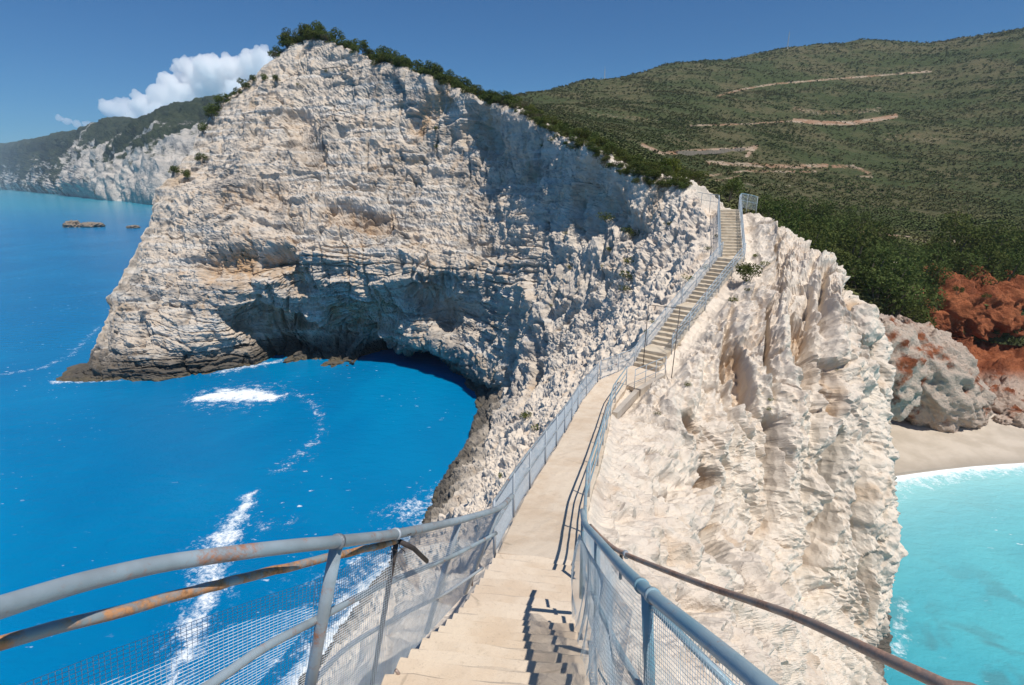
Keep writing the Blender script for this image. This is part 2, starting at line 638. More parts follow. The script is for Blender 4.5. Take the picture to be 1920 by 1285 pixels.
M = dict(
    rock=mat_rock(), red=mat_red(), sea=mat_sea(), hill=mat_hill(), coast=mat_coast(), sand=mat_sand(),
    concrete=mat_concrete(), grey_concrete=mat_concrete("grey_concrete", (0.50, 0.44, 0.37), (0.40, 0.34, 0.28)),
    grey_pipe=mat_pipe("grey_painted_pipe", (0.36, 0.43, 0.47), 0.52, 0.68, paint2=(0.27, 0.31, 0.33)),
    blue_pipe=mat_pipe("blue_painted_pipe", (0.20, 0.35, 0.42), 0.54, 0.70, paint2=(0.30, 0.41, 0.46)),
    rust_pipe=mat_pipe("flaking_rusty_pipe", (0.32, 0.36, 0.37), 0.42, 0.56, (0.30, 0.145, 0.065)),
    brown_pipe=mat_pipe("brown_rusty_pipe", (0.38, 0.285, 0.235), 0.42, 0.62, (0.25, 0.145, 0.10)),
    steel=mat_pipe("galvanised_steel", (0.46, 0.49, 0.51), 0.62, 0.78, paint2=(0.40, 0.43, 0.46)),
    wire=mat_plain("galvanised_wire", (0.62, 0.68, 0.72), 0.5, 0.0),
    dark=mat_plain("dark_iron", (0.075, 0.06, 0.055), 0.7, 0.2),
    searock=mat_plain('brown_sea_rock', (0.26, 0.21, 0.16), 0.9),
    leaf_dark=mat_leaf("dark_leaves", (0.058, 0.085, 0.025), (0.105, 0.130, 0.040)),
    leaf_mid=mat_leaf("olive_leaves", (0.060, 0.080, 0.022), (0.105, 0.115, 0.036)),
    leaf_lime=mat_leaf("yellow_green_leaves", (0.095, 0.115, 0.022), (0.14, 0.15, 0.035)),
    leaf_dry=mat_leaf("dry_grey_leaves", (0.085, 0.078, 0.045), (0.13, 0.115, 0.07), (0.15, 0.11, 0.06)),
    bark=mat_plain("bark", (0.16, 0.125, 0.095), 0.9),
)

# ------------------------------------------------------------------ walkway line
HW = 0.75
PATH = [W(-0.42, -3.0, -1.68), W(-0.36, 0.15, -1.68), W(-0.14, 2.8, -3.24), W(0.14, 5.0, -4.72), W(0.48, 7.5, -5.95), W(0.99, 10.65, -6.98),
        W(1.86, 14.1, -7.75), W(2.85, 18.3, -8.8), W(3.95, 22.8, -9.7), W(5.15, 25.6, -9.74)]
PLAT_END = W(7.35, 27.75, -9.74)
LAND = [P(1236, 653, 30.5), P(1300, 572, 33.0), P(1374, 483, 36.0), P(1366, 393, 41.0)]
TOPEND = LAND[3] + np.array([0.9, 3.2, 0.0])
LINE = PATH + [PLAT_END] + LAND + [TOPEND]


def line_info(V):
    """horizontal distance of each vertex to the walkway and the walkway's height there"""
    Q = V[:, :2]
    best = np.full(len(V), 1e9)
    hz = np.zeros(len(V))
    for a, b in zip(LINE[:-1], LINE[1:]):
        d, t = seg_dist(Q, a[:2], b[:2])
        m = d < best
        best[m] = d[m]
        hz[m] = (a[2] + t * (b[2] - a[2]))[m]
    return best, hz


# ------------------------------------------------------------------ headland: lofted cross sections along the ridge
NL, NR = 6, 5


def section(c, left, right, hd=None, hw=0.95, drop=0.4):
    """c crest centre; left/right lists going down to the waterline"""
    c = np.asarray(c, float)
    hd = np.array([0, 1.0]) if hd is None else np.asarray(hd, float)
    hd = hd / np.linalg.norm(hd)
    nrm = np.array([hd[1], -hd[0], 0])
    cl = c - nrm * hw - np.array([0, 0, drop])
    cr = c + nrm * hw - np.array([0, 0, drop])
    L = resample(np.vstack([cl] + list(left)), NL + 1)
    R = resample(np.vstack([cr] + list(right)), NR + 1)

    def under(w, prev):
        d = w - prev
        d[2] = 0
        d = d / (np.linalg.norm(d) + 1e-6)
        return w + d * 2.5 + np.array([0, 0, -6.0])
    ul = under(L[-1], c)
    ur = under(R[-1], c)
    return np.vstack([ul, L[::-1], R, ur])


def back(c, d, dist, n=5):
    d = np.asarray(d, float) / np.linalg.norm(d)
    out = []
    for k, (s, q) in enumerate(zip((0.12, 0.32, 0.58, 0.82, 1.0), (0.06, 0.24, 0.52, 0.8, 1.0))):
        p = c + np.array([d[0], d[1], 0]) * dist * s
        p[2] = c[2] + (0 - c[2]) * q
        out.append(p)
    return out


SEC = []
SEC.append(section(W(-0.4, -9, -1.9), [W(-3, -9, -7), W(-8, -9, -17), W(-13, -9, -26)], [W(3, -9, -7), W(9, -9, -17), W(14, -9, -26)]))
SEC.append(section(W(-0.4, -3, -1.9), [W(-3, -2, -7), W(-8, -1, -17), W(-12.5, 0, -26)], [W(3, -3, -8), W(8, -3, -17), W(13, -2, -26)]))
SEC.append(section(PATH[2], [W(-2.3, 3.5, -6.3), W(-5, 5, -12), W(-8, 7.5, -19), W(-11.5, 9.5, -26)], [W(1.9, 2.6, -6.6), W(4, 2.4, -12), W(8, 3, -19), W(13, 4, -26)], (0.1, 1)))
SEC.append(section(PATH[4], [W(-2.2, 9, -9.5), W(-5.5, 12, -15), W(-8.5, 14.5, -21), W(-11.5, 17, -26)], [P(1300, 1285, 8.2), W(5, 7.5, -12.5), W(9.5, 8.5, -19.5), W(14, 10, -26)], (0.15, 1)))
SEC.append(section(PATH[5], [P(930, 1075, 13), P(850, 1130, 15.5), P(740, 1200, 19.5), S(600, 1285)], [P(1230, 1130, 11.4), P(1400, 1285, 14.5), W(11, 15.5, -19.5), W(16, 18, -26)], (0.22, 1)))
SEC.append(section(PATH[6], [P(985, 965, 17), P(890, 1045, 21), P(780, 1110, 26), S(660, 1180)], [P(1250, 1000, 15.2), P(1400, 1140, 18.0), P(1530, 1285, 22.5), S(1610, 1290)], (0.26, 1)))
SEC.append(section(PATH[8], [P(1040, 850, 25), P(960, 920, 28.5), P(860, 990, 33), S(745, 1075)], [P(1230, 850, 23.4), P(1375, 975, 24.2), P(1510, 1110, 26.2), P(1575, 1200, 28.2), S(1605, 1258)], (0.3, 1)))
SEC.append(section(PATH[9] + np.array([0.4, 0.4, 0]), [P(1060, 810, 28), P(975, 890, 31.5), P(880, 960, 36), S(790, 1020)], [P(1280, 785, 25.4), P(1415, 870, 26.0), P(1525, 985, 27.4), P(1596, 1110, 29.0), S(1622, 1205)], (0.6, 0.9)))
SEC.append(section(LAND[0], [P(1130, 750, 32), P(1020, 850, 35.5), P(920, 910, 40), S(825, 965)], [P(1335, 735, 28.0), P(1445, 780, 27.4), P(1540, 850, 28.0), P(1600, 960, 29.2), S(1624, 1165)], (0.7, 0.75)))
SEC.append(section(LAND[1], [P(1180, 680, 34.5), P(1050, 780, 39), P(930, 860, 44.5), S(845, 905)], [P(1400, 650, 30.6), P(1495, 690, 29.2), P(1555, 740, 29.5), P(1600, 850, 30.4), S(1622, 1125)], (0.7, 0.7)))
SEC.append(section(LAND[2], [P(1240, 590, 37), P(1090, 700, 42), P(960, 790, 48), S(868, 850)], [P(1450, 560, 34.2), P(1525, 600, 32.2), P(1572, 650, 31.8), P(1605, 750, 32.0), S(1620, 1075)], (0.5, 0.85)))
SEC.append(section(LAND[3], [P(1275, 490, 41.5), P(1130, 620, 45.5), P(990, 730, 52.5), S(887, 795)], [P(1432, 440, 39.5), P(1505, 480, 37.6), P(1568, 535, 35.6), P(1612, 640, 34.6), S(1620, 1010)], (0.0, 1), 1.3))
c = P(1290, 362, 45)
SEC.append(section(c, [P(1210, 440, 46), P(1100, 570, 50), P(985, 690, 57), S(900, 755)], back(c, (1, 0.75), 24), (-0.4, 1), 1.2, 0.1))
c = P(1200, 326, 47.5)
SEC.append(section(c, [P(1160, 380, 48.5), P(1110, 450, 51), P(1040, 550, 55), P(965, 650, 61), P(920, 728, 63.5), S(875, 690)], back(c, (0.7, 0.8), 22), (-0.7, 0.8), 0.8, 0.1))
c = P(1100, 274, 53)
SEC.append(section(c, [P(1062, 350, 55.5), P(1034, 410, 58), P(990, 500, 60.5), P(930, 610, 66), P(893, 684, 68.5), S(800, 634)], back(c, (0.6, 0.8), 22), (-0.7, 0.7), 0.8, 0.1))
c = P(1000, 229, 63)
SEC.append(section(c, [P(990, 310, 65.5), P(968, 400, 67), P(935, 500, 66.6), P(897, 590, 71.2), P(852, 660, 73.2), S(765, 622)], back(c, (0.6, 0.8), 24), (-0.8, 0.7), 0.8, 0.1))
c = P(950, 208, 69)
SEC.append(section(c, [P(948, 290, 71), P(920, 400, 71.6), P(880, 500, 69.4), P(845, 580, 74.5), P(798, 644, 76.8), S(735, 622)], back(c, (0.6, 0.8), 26), (-0.8, 0.7), 0.8, 0.1))
c = P(880, 183, 73.5)
SEC.append(section(c, [P(880, 270, 75.0), P(840, 370, 75), P(795, 500, 71.0), P(775, 570, 76), P(750, 654, 80.0), S(725, 648)], back(c, (0.5, 0.85), 28), (-0.8, 0.6), 0.8, 0.1))
c = P(760, 139, 79.5)
SEC.append(section(c, [P(750, 240, 79.5), P(722, 360, 78), P(700, 480, 73.8), P(690, 550, 76), P(682, 625, 80.5), S(670, 686)], back(c, (0.3, 0.95), 32), (-0.8, 0.6), 0.8, 0.1))
c = P(680, 109, 83.5)
SEC.append(section(c, [P(662, 220, 82.5), P(640, 340, 79.5), P(618, 475, 74.0), P(610, 545, 76.5), P(602, 620, 81.5), S(600, 684)], back(c, (0.2, 1), 34), (-0.9, 0.4), 0.8, 0.1))
c = P(590, 84, 91)
SEC.append(section(c, [P(570, 200, 87), P(540, 330, 81), P(520, 475, 74.5), P(515, 550, 76.5), P(515, 612, 80), S(530, 678)], back(c, (0.0, 1), 36), (-1, 0.2), 0.8, 0.1))
c = P(540, 98, 93)
SEC.append(section(c, [P(485, 210, 86.5), P(455, 340, 80.5), P(430, 475, 75.5), P(430, 560, 76), P(440, 622, 77.5), S(470, 684)], back(c, (-0.2, 1), 36), (-1, 0), 0.8, 0.1))
c = P(465, 162, 93)
SEC.append(section(c, [P(415, 260, 87), P(382, 370, 81.5), P(360, 480, 77), P(352, 570, 75.5), P(362, 640, 75.3), S(400, 697)], back(c, (-0.3, 1), 32), (-1, -0.1), 0.8, 0.1))
c = P(392, 242, 91)
SEC.append(section(c, [P(358, 320, 86), P(332, 400, 82), P(312, 490, 78.5), P(302, 570, 76.5), P(302, 650, 75.3), S(320, 706)], back(c, (-0.4, 1), 28), (-1, -0.3), 0.8, 0.1))
c = P(325, 342, 87.5)
SEC.append(section(c, [P(302, 390, 84), P(287, 450, 81), P(272, 520, 78.5), P(257, 590, 76.5), P(250, 652, 75.3), S(250, 710)], back(c, (-0.4, 1), 20), (-1, -0.3), 0.6, 0.1))
c = P(286, 425, 84.5)
SEC.append(section(c, [P(266, 475, 82), P(251, 520, 80), P(236, 570, 78), P(225, 620, 76.5), P(214, 668, 75.5), S(200, 713)], back(c, (-0.2, 1), 14), (-1, -0.3), 0.5, 0.1))
c = P(215, 560, 80.5)
SEC.append(section(c, [P(206, 590, 79), P(199, 620, 78), P(193, 648, 77), P(187, 672, 76), P(177, 694, 75.0), S(160, 714)], back(c, (0.1, 1), 10), (-1, -0.3), 0.4, 0.1))
c = P(172, 676, 77)
SEC.append(section(c, [P(168, 684, 76.6), P(163, 690, 76.2), P(157, 696, 75.8), P(150, 702, 75.2), P(143, 708, 74.8), S(133, 715)], back(c, (0.1, 1), 6), (-1, -0.3), 0.3, 0.1))
c = P(112, 706, 75.2)
SEC.append(section(c, [P(111, 708, 75), P(110, 709, 74.9), P(109, 710, 74.8), P(108, 711, 74.7), P(107, 712, 74.5), S(106, 714)], back(c, (-0.3, 1), 2.5), (-1, -0.3), 0.2, 0.05))
SEC = np.array(SEC)                     # (sections, points, 3)
NSEC, NPT = SEC.shape[:2]


def uneven(lengths, total, lo=2):
    """sample positions 0..n with counts per interval in proportion to lengths"""
    lengths = np.maximum(np.asarray(lengths, float), 1e-6)
    cum = np.r_[0, np.cumsum(lengths)]
    t = np.linspace(0, cum[-1], total)
    return np.interp(t, cum, np.arange(len(cum)))


px_, py_, pz_ = project(SEC)
pz_ = np.maximum(pz_, 3.0)
su = np.array([np.mean(np.sort(np.linalg.norm(SEC[i + 1] - SEC[i], axis=1) / (0.5 * (pz_[i] + pz_[i + 1])))[3:10]) for i in range(NSEC - 1)])
sv = np.array([np.mean(np.linalg.norm(SEC[4:, j + 1] - SEC[4:, j], axis=1) / (0.5 * (pz_[4:, j] + pz_[4:, j + 1]))) for j in range(NPT - 1)])
sv[0] *= 0.3
sv[-1] *= 0.2
su[:3] *= 0.25
wv = sv.copy()
wv[-6:] *= 0.9
tu = uneven(np.maximum(su, 0.02), 1240)
tv = uneven(np.maximum(wv, 0.01), 980)
G = catmull(SEC, tu)
G = np.swapaxes(catmull(np.swapaxes(G, 0, 1), tv), 0, 1)
G = smooth_grid(G, 2)
N0 = grid_normals(smooth_grid(G, 6))
if N0[len(tu) // 3, int(len(tv) * 0.55), 2] < 0:
    N0 = -N0
nu_, nv_ = G.shape[:2]
V0 = G.reshape(-1, 3)
NN = N0.reshape(-1, 3)
bx, by, bz = project(V0)
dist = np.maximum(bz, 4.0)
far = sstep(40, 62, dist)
pv = V0.astype(np.float32)
# broad lumps, buttresses, flutes
warp = np.stack([fbm(pv / 9.0, 3, 5), fbm(pv / 9.0, 3, 6), fbm(pv / 9.0, 3, 7)], 1)
q = pv + warp * 2.2
amp = 0.55 + 0.75 * far
disp = amp * 1.6 * fbm(q / 13.0, 3, 11)
flq = q * np.array([1 / 4.0, 1 / 4.0, 1 / 22.0], np.float32)
flute = fbm(flq, 3, 21, ridged=True)
disp += (0.65 * (1 - far) + 0.45 * far) * flute
fl2 = fbm((pv + warp * 0.8) * np.array([1 / 1.1, 1 / 1.1, 1 / 6.0], np.float32), 3, 23, ridged=True)
disp += (0.30 * (1 - far) + 0.25 * far) * fl2
# rills and ribs running down the fall line of the near face
sa = (pv[:, 0] * 0.90 - pv[:, 1] * 0.43).astype(np.float32)
ta = (pv[:, 2] * 0.8 - pv[:, 0] * 0.43 - pv[:, 1] * 0.9).astype(np.float32)
rside = (1 - far) * sstep(NL + 2.0, NL + 3.0, np.tile(tv, nu_)) * (1 - 0.6 * sstep(9.6, 11.0, np.repeat(tu, nv_)))
ws = warp[:, 0] * 1.3
rc1 = np.stack([(sa + ws * 0.8) / 1.9, ta / 30.0, sa * 0], 1)
disp += rside * 1.0 * fbm(rc1, 3, 25, ridged=True, gain=0.55)
rc2 = np.stack([(sa + ws * 0.45) / 0.7, ta / 12.0, sa * 0], 1)
disp += rside * 0.30 * fbm(rc2, 3, 26, ridged=True, gain=0.55)
ck = np.abs(perlin(np.stack([(sa + ws * 0.8) / 1.7, ta / 24.0, sa * 0 + 5], 1), 27))
disp -= rside * 1.2 * sstep(0.09, 0.0, ck) * sstep(-0.15, 0.15, fbm(pv / 5.0, 2, 28))
# bedding planes of the big face
zz = q[:, 2] + 0.10 * q[:, 0] + 1.2 * fbm(pv / 16.0, 2, 31)
bed = fbm(np.stack([q[:, 0] * 0.05, q[:, 1] * 0.05, zz * 0.95], 1), 4, 33, gain=0.65)
bedm = sstep(-0.1, 0.35, fbm(pv / 22.0, 2, 35)) * 0.75 + 0.25
disp += far * bedm * 1.1 * bed * sstep(36, 20, V0[:, 2])
# fractured faces and vertical joints
qv = np.array([1, 1, 1], np.float32)
disp += (1 - far) * 0.22 * facets(q / np.array([1.7, 1.7, 4.2], np.float32), 41)
disp += far * 0.78 * facets(q / np.array([4.2, 4.2, 2.6], np.float32), 42)
disp += (0.24 + 0.10 * far) * facets((pv + warp * 0.5) / np.array([0.8, 0.8, 1.0], np.float32) * (1 - 0.38 * far[:, None].astype(np.float32)), 43)
disp += (0.14 + 0.0 * far) * facets(pv / np.array([0.33, 0.33, 0.30], np.float32), 44)
ck = np.abs(perlin(q * np.array([1 / 2.6, 1 / 2.6, 1 / 16.0], np.float32), 47))
disp -= (0.5 * (1 - far) + 0.7 * far) * sstep(0.085, 0.0, ck) * sstep(-0.25, 0.15, fbm(pv / 6.0, 2, 48))
ck = np.abs(perlin(q * np.array([0.04, 0.04, 0.75], np.float32), 49))
disp -= 0.42 * far * sstep(0.09, 0.0, ck) * bedm
d1, d2 = worley(pv / 0.50, 61)
disp += (1 - 0.6 * far) * 0.26 * (0.45 - d1)
d1, d2 = worley(pv / 0.24, 62)
disp += (1 - far) * 0.13 * (0.45 - d1)
d1, d2 = worley(pv / 0.42 + 3.3, 63)
disp -= (1 - 0.7 * far) * 0.24 * sstep(0.30, 0.12, d1) * sstep(-0.1, 0.2, fbm(pv / 1.6, 2, 64))
d1, d2 = worley(pv / 0.6 + 9.1, 45)
pit = fbm(pv / 3.0, 2, 46)
disp -= 0.30 * sstep(0.28, 0.10, d1) * sstep(0.0, 0.3, pit)
disp += (0.13 + 0.27 * far) * fbm(pv / 2.0, 5, 51, gain=0.62, ridged=True) * 0.7
disp += 0.11 * fbm(pv / 0.30, 3, 53, gain=0.65)
stain = np.zeros(len(V0))


def nearest(pxq, pyq):
    d = (bx - pxq) ** 2 + (by - pyq) ** 2 + np.where(bz > 3, 0, 1e9)
    k = np.argsort(d)[:12]
    return V0[k[np.argmin(bz[k])]]


# hollows weathered into the near face and the shadowed pockets of the big one
for (a, b, r, dep, sn) in [((1275, 800), (1285, 985), 0.36, 1.0, 1.0), ((1318, 900), (1312, 1060), 0.48, 1.2, 1.0), ((1365, 1040), (1380, 1130), 0.3, 0.8, 1.0),
                           ((1540, 820), (1515, 980), 0.42, 1.6, 0.5), ((1580, 850), (1560, 1000), 0.7, 0.7, 0.3), ((1588, 1030), (1578, 1140), 0.42, 1.3, 1.0),
                           ((1515, 960), (1495, 1060), 0.4, 0.9, 0.5), ((1420, 1120), (1420, 1260), 0.45, 0.9, 0.6), ((1330, 1090), (1345, 1130), 0.35, 0.7, 1.0),
                           ((1600, 560), (1612, 700), 0.7, 0.8, 1.0), ((1370, 680), (1385, 760), 0.5, 0.8, 0.6), ((1490, 620), (1500, 720), 0.45, 0.7, 0.9),
                           ((1535, 700), (1530, 780), 0.5, 0.6, 0.8), ((1430, 800), (1425, 900), 0.4, 0.6, 0.3),
                           ((1010, 700), (985, 760), 1.0, 1.4, 0.4), ((1085, 380), (1110, 420), 1.8, 2.0, 0.0), ((900, 215), (930, 270), 2.2, 2.2, 0.2),
                           ((1165, 400), (1200, 440), 1.0, 0.9, 0.1), ((1110, 330), (1135, 380), 1.6, 1.4, 0), ((985, 560), (965, 660), 1.2, 1.2, 0),
                           ((560, 225), (590, 300), 2.4, 1.5, 0.2), ((830, 190), (790, 240), 2.0, 1.2, 1.0), ((540, 360), (420, 380), 2.0, 1.0, 0.2), ((640, 400), (700, 420), 2.0, 1.6, 0.5),
                           ((400, 500), (520, 490), 2.4, 2.4, 1.0), ((520, 500), (560, 530), 2.2, 2.0, 1.0), ((470, 610), (520, 650), 2.6, 2.4, 0.4), ((440, 595), (560, 605), 1.8, 1.8, 0.6), ((575, 650), (700, 660), 3.2, 3.0, 0.2), ((720, 590), (640, 600), 2.6, 1.8, 0.8), ((800, 560), (850, 600), 2.5, 2.0, 0.2)]:
    A, B = nearest(*a), nearest(*b)
    t = np.clip(((V0 - A) @ (B - A)) / (np.dot(B - A, B - A) + 1e-9), 0, 1)
    dd = np.linalg.norm(V0 - (A + t[:, None] * (B - A)), axis=1) / r
    dd = dd * (1 + 0.25 * disp.clip(-1, 1))
    g = np.exp(-(dd * 0.95) ** 4)
    disp -= dep * g * (2.1 if r < 1.0 else 1.0)
    stain = np.maximum(stain, sn * np.exp(-(dd * 0.85) ** 4))
# keep clear of the walkway
ld, lz = line_info(V0)
disp *= 0.3 + 0.7 * sstep(0.8, 2.2, ld)
disp *= np.clip(dist / 14.0, 0.25, 1.0)
# the crest line and tip keep their outline
tvv = np.tile(tv, nu_)
tuu = np.repeat(tu, nv_)
crest = np.exp(-((tvv - (NL + 1.5)) / 1.1) ** 2) * sstep(11.5, 13, tuu)
disp *= 1 - 0.45 * crest
disp *= 1 - 0.6 * sstep(NSEC - 3.5, NSEC - 1.5, tuu)
V1 = V0 + NN * disp[:, None]
ld, lz = line_info(V1)
cap = lz - 0.16 - 0.25 * sstep(0.7, 1.1, ld) + 2.0 * sstep(1.2, 3.0, ld) * (ld - 1.0).clip(0, 9)
cap = cap - 0.30 * np.abs(fbm(pv / 0.5, 3, 55)) * sstep(0.7, 1.2, ld)
near_line = ld < 2.6
V1[:, 2] = np.where(near_line, np.minimum(V1[:, 2], cap), V1[:, 2])
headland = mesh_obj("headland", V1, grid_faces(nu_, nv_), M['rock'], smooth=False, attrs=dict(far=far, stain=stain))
tag(headland, "pale limestone headland with a sea cave, carrying the walkway and stairs", "headland", kind="structure")
hx, hy, hz = project(V1)


def on_rock(px, py, tol=4.0):
    m = (np.abs(hx - px) < tol) & (np.abs(hy - py) < tol) & (hz > 3)
    k = np.where(m)[0]
    if len(k) == 0:
        return nearest(px, py)
    return V1[k[np.argmin(hz[k])]]


CREST_U = np.linspace(0, NSEC - 1, 2000)
CREST = catmull(0.5 * (SEC[:, NL + 1] + SEC[:, NL + 2]), CREST_U)


# ------------------------------------------------------------------ hillside of maquis behind
hcols = [
    (700, [(290, 112), (282, 120), (275, 140), (262, 190), (245, 280), (232, 360), (222, 430)]),
    (880, [(235, 98), (230, 112), (226, 130), (220, 185), (212, 270), (206, 360), (200, 450)]),
    (1000, [(252, 76), (240, 92), (230, 122), (220, 180), (208, 280), (194, 390), (178, 520)]),
    (1150, [(332, 56), (305, 77), (285, 117), (262, 190), (225, 310), (185, 450), (147, 640)]),
    (1300, [(402, 52), (372, 72), (345, 115), (305, 210), (235, 340), (175, 500), (120, 720)]),
    (1450, [(470, 50), (432, 70), (395, 115), (345, 210), (250, 360), (170, 540), (98, 780)]),
    (1600, [(575, 58), (505, 80), (437, 130), (370, 230), (265, 370), (160, 580), (76, 800)]),
    (1750, [(532, 73), (480, 102), (440, 150), (375, 240), (270, 370), (160, 560), (82, 760)]),
    (1900, [(548, 76), (482, 106), (442, 150), (380, 230), (280, 350), (150, 520), (55, 720)]),
    (2050, [(560, 78), (490, 106), (445, 150), (380, 225), (275, 340), (140, 500), (42, 690)]),
    (2300, [(570, 80), (500, 108), (450, 150), (380, 220), (270, 330), (130, 480), (30, 660)]),
]
HC = np.array([[P(px, py, z) for py, z in rows] for px, rows in hcols])
last = HC[:, -1]
extra = last + np.stack([last[:, 0] * 0.12, np.full(len(last), 130.0), -np.full(len(last), 30.0)], 1)
first = HC[:, 0] + np.array([0, -3, -7.0])
HC = np.concatenate([first[:, None], HC, extra[:, None]], 1)
tuh = np.interp(np.linspace(0, 1, 620), np.linspace(0, 1, len(hcols)), np.arange(len(hcols)))
rowlen = np.array([0.25, 1.0, 1.0, 1.1, 1.3, 1.3, 1.2, 0.15])
tvh = uneven(rowlen, 470)
HG = catmull(HC, tuh)
HG = np.swapaxes(catmull(np.swapaxes(HG, 0, 1), tvh), 0, 1)
hv = HG.reshape(-1, 3).astype(np.float32)
_, _, hzz = project(hv)
sc_ = np.clip(hzz / 300.0, 0.12, 2.0)
q2 = hv * np.array([1, 1, 0], np.float32)
hv = hv.copy()
hv[:, 2] += 5.0 * sc_ * fbm(q2 / 90.0, 4, 61) + 1.4 * np.minimum(sc_, 1.2) * fbm(q2 / 14.0, 3, 63)
hpx, hpy, hpz = project(hv)
bare = np.zeros(len(hv))
TRACKS = [
    ([(1345, 180), (1400, 166), (1450, 158), (1530, 151), (1620, 144), (1745, 134)], 3.0, 0.8),
    ([(1290, 236), (1400, 233), (1500, 226)], 3.0, 0.75), ([(1490, 226), (1545, 231), (1600, 231), (1680, 218)], 6.0, 1.0),
    ([(1205, 272), (1240, 288), (1300, 284), (1400, 279), (1418, 276), (1400, 292)], 5.5, 0.9),
    ([(1325, 305), (1400, 309), (1480, 313), (1550, 311)], 6.0, 0.85), ([(1310, 332), (1400, 321), (1440, 322), (1530, 322)], 3.5, 0.75),
    ([(1560, 312), (1600, 312), (1632, 326)], 5.0, 0.7), ([(1605, 330), (1635, 332)], 4.0, 0.7), ([(1300, 344), (1340, 340), (1390, 330)], 3.0, 0.6),
    ([(1600, 436), (1660, 442), (1715, 448), (1745, 462), (1800, 452), (1860, 456), (1925, 452)], 6.0, 1.0),
    ([(1490, 205), (1540, 212), (1600, 210), (1650, 206)], 7.0, 0.5), ([(1590, 345), (1700, 352), (1800, 345)], 9.0, 0.3), ([(1240, 252), (1290, 256)], 6.0, 0.4), ([(1390, 345), (1480, 350)], 5.0, 0.45), ([(1105, 215), (1160, 218), (1230, 226)], 6.0, 0.42), ([(1660, 255), (1760, 262)], 14.0, 0.35),
]
Qh = np.stack([hpx, hpy], 1)
for pts, wd, st in TRACKS:
    for a, b in zip(pts[:-1], pts[1:]):
        d, _t = seg_dist(Qh, a, b)
        bare = np.maximum(bare, 0.8 * st * (1 - sstep(wd * 0.35, wd * 1.1, d)))
bare = bare * (hpz > 40)
hillside = mesh_obj("hillside", hv, grid_faces(len(tuh), len(tvh)), M['hill'], smooth=True, attrs=dict(bare=bare))
tag(hillside, "green maquis hillside with bare dirt tracks rising inland", "hillside", kind="structure")


def on_hill(px, py):
    d = (hpx - px) ** 2 + (hpy - py) ** 2
    k = np.argsort(d)[:6]
    return hv[k[np.argmin(hpz[k])]].astype(float)


# ------------------------------------------------------------------ red cliff, beach
rc = [
    (1560, [(600, 60), (640, 60), (690, 61), (730, 62), (770, 60)]),
    (1650, [(560, 64), (600, 64), (660, 65), (710, 65), (752, 62)]),
    (1720, [(533, 71), (585, 70), (640, 70.5), (690, 68), (748, 63.5)]),
    (1790, [(528, 74), (580, 71), (635, 74), (685, 70), (752, 62.5)]),
    (1860, [(535, 76), (585, 73), (640, 76.5), (690, 70), (756, 62)]),
    (1930, [(550, 77), (600, 75), (650, 77), (700, 70), (762, 61)]),
    (2010, [(555, 78), (605, 76), (660, 76), (705, 70), (768, 60)]),
    (2200, [(565, 80), (615, 78), (670, 76), (715, 70), (780, 58)]),
]
RC = np.array([[P(px, py, z) for py, z in rows] for px, rows in rc])
RC = np.concatenate([RC[:, :1] + np.array([0, 5.0, 0.2]), RC, RC[:, -1:] + np.array([0, -2, -2.0])], 1)
g = catmull(RC, np.linspace(0, len(rc) - 1, 330))
g = np.swapaxes(catmull(np.swapaxes(g, 0, 1), np.linspace(0, RC.shape[1] - 1, 230)), 0, 1)
n_ = grid_normals(g)
if n_[150, 100, 1] > 0: n_ = -n_
v_ = g.reshape(-1, 3).astype(np.float32)
dd = 1.6 * fbm(v_ / 7.0, 3, 71, ridged=True) + 1.3 * facets(v_ / np.array([3.2, 3.2, 2.4], np.float32), 72) + 0.6 * facets(v_ / 1.2, 73) + 0.25 * facets(v_ / 0.5, 74)
dd += 0.6 * fbm(v_ * np.array([0.45, 0.45, 0.12], np.float32), 3, 75, ridged=True)
v_ = v_ + n_.reshape(-1, 3) * dd[:, None]
qx, qy, qz = project(v_)
white = np.clip(sstep(690, 720, qy) * sstep(1790, 1860, qx) * 0.7 + sstep(1740, 1690, qx), 0, 1)
o = mesh_obj("red_cliff", v_, grid_faces(330, 230), M['red'], attrs=dict(white=white))
tag(o, "red earth cliff above the back of the beach", "cliff", kind="structure")

SHORE = [S(1560, 905), S(1675, 893), S(1760, 880), S(1850, 872), S(1930, 866), S(2060, 862), S(2400, 870)]
bc = []
for px, top in ((1540, 740), (1640, 735), (1720, 740), (1800, 750), (1880, 755), (1960, 758), (2100, 765), (2350, 775)):
    sh = np.array([np.interp(px, (1560, 1675, 1760, 1850, 1930, 2060, 2400), (905, 893, 880, 872, 866, 862, 870))])[0]
    bc.append([S(px, top - 15, 2.2), S(px, top + 15, 1.6), S(px, (top + sh) / 2, 0.9), S(px, sh - 12, 0.35), S(px, sh + 4, -0.1), S(px, sh + 60, -2.0)])
g = catmull(np.array(bc), np.linspace(0, len(bc) - 1, 160))
g = np.swapaxes(catmull(np.swapaxes(g, 0, 1), np.linspace(0, 5, 100)), 0, 1)
v_ = g.reshape(-1, 3).astype(np.float32)
v_[:, 2] += 0.10 * fbm(v_ / 2.5, 3, 81)
beach = mesh_obj("beach", v_, grid_faces(160, 100), M['sand'])
tag(beach, "small pale sand beach at the foot of the cliffs", "beach", kind="structure")


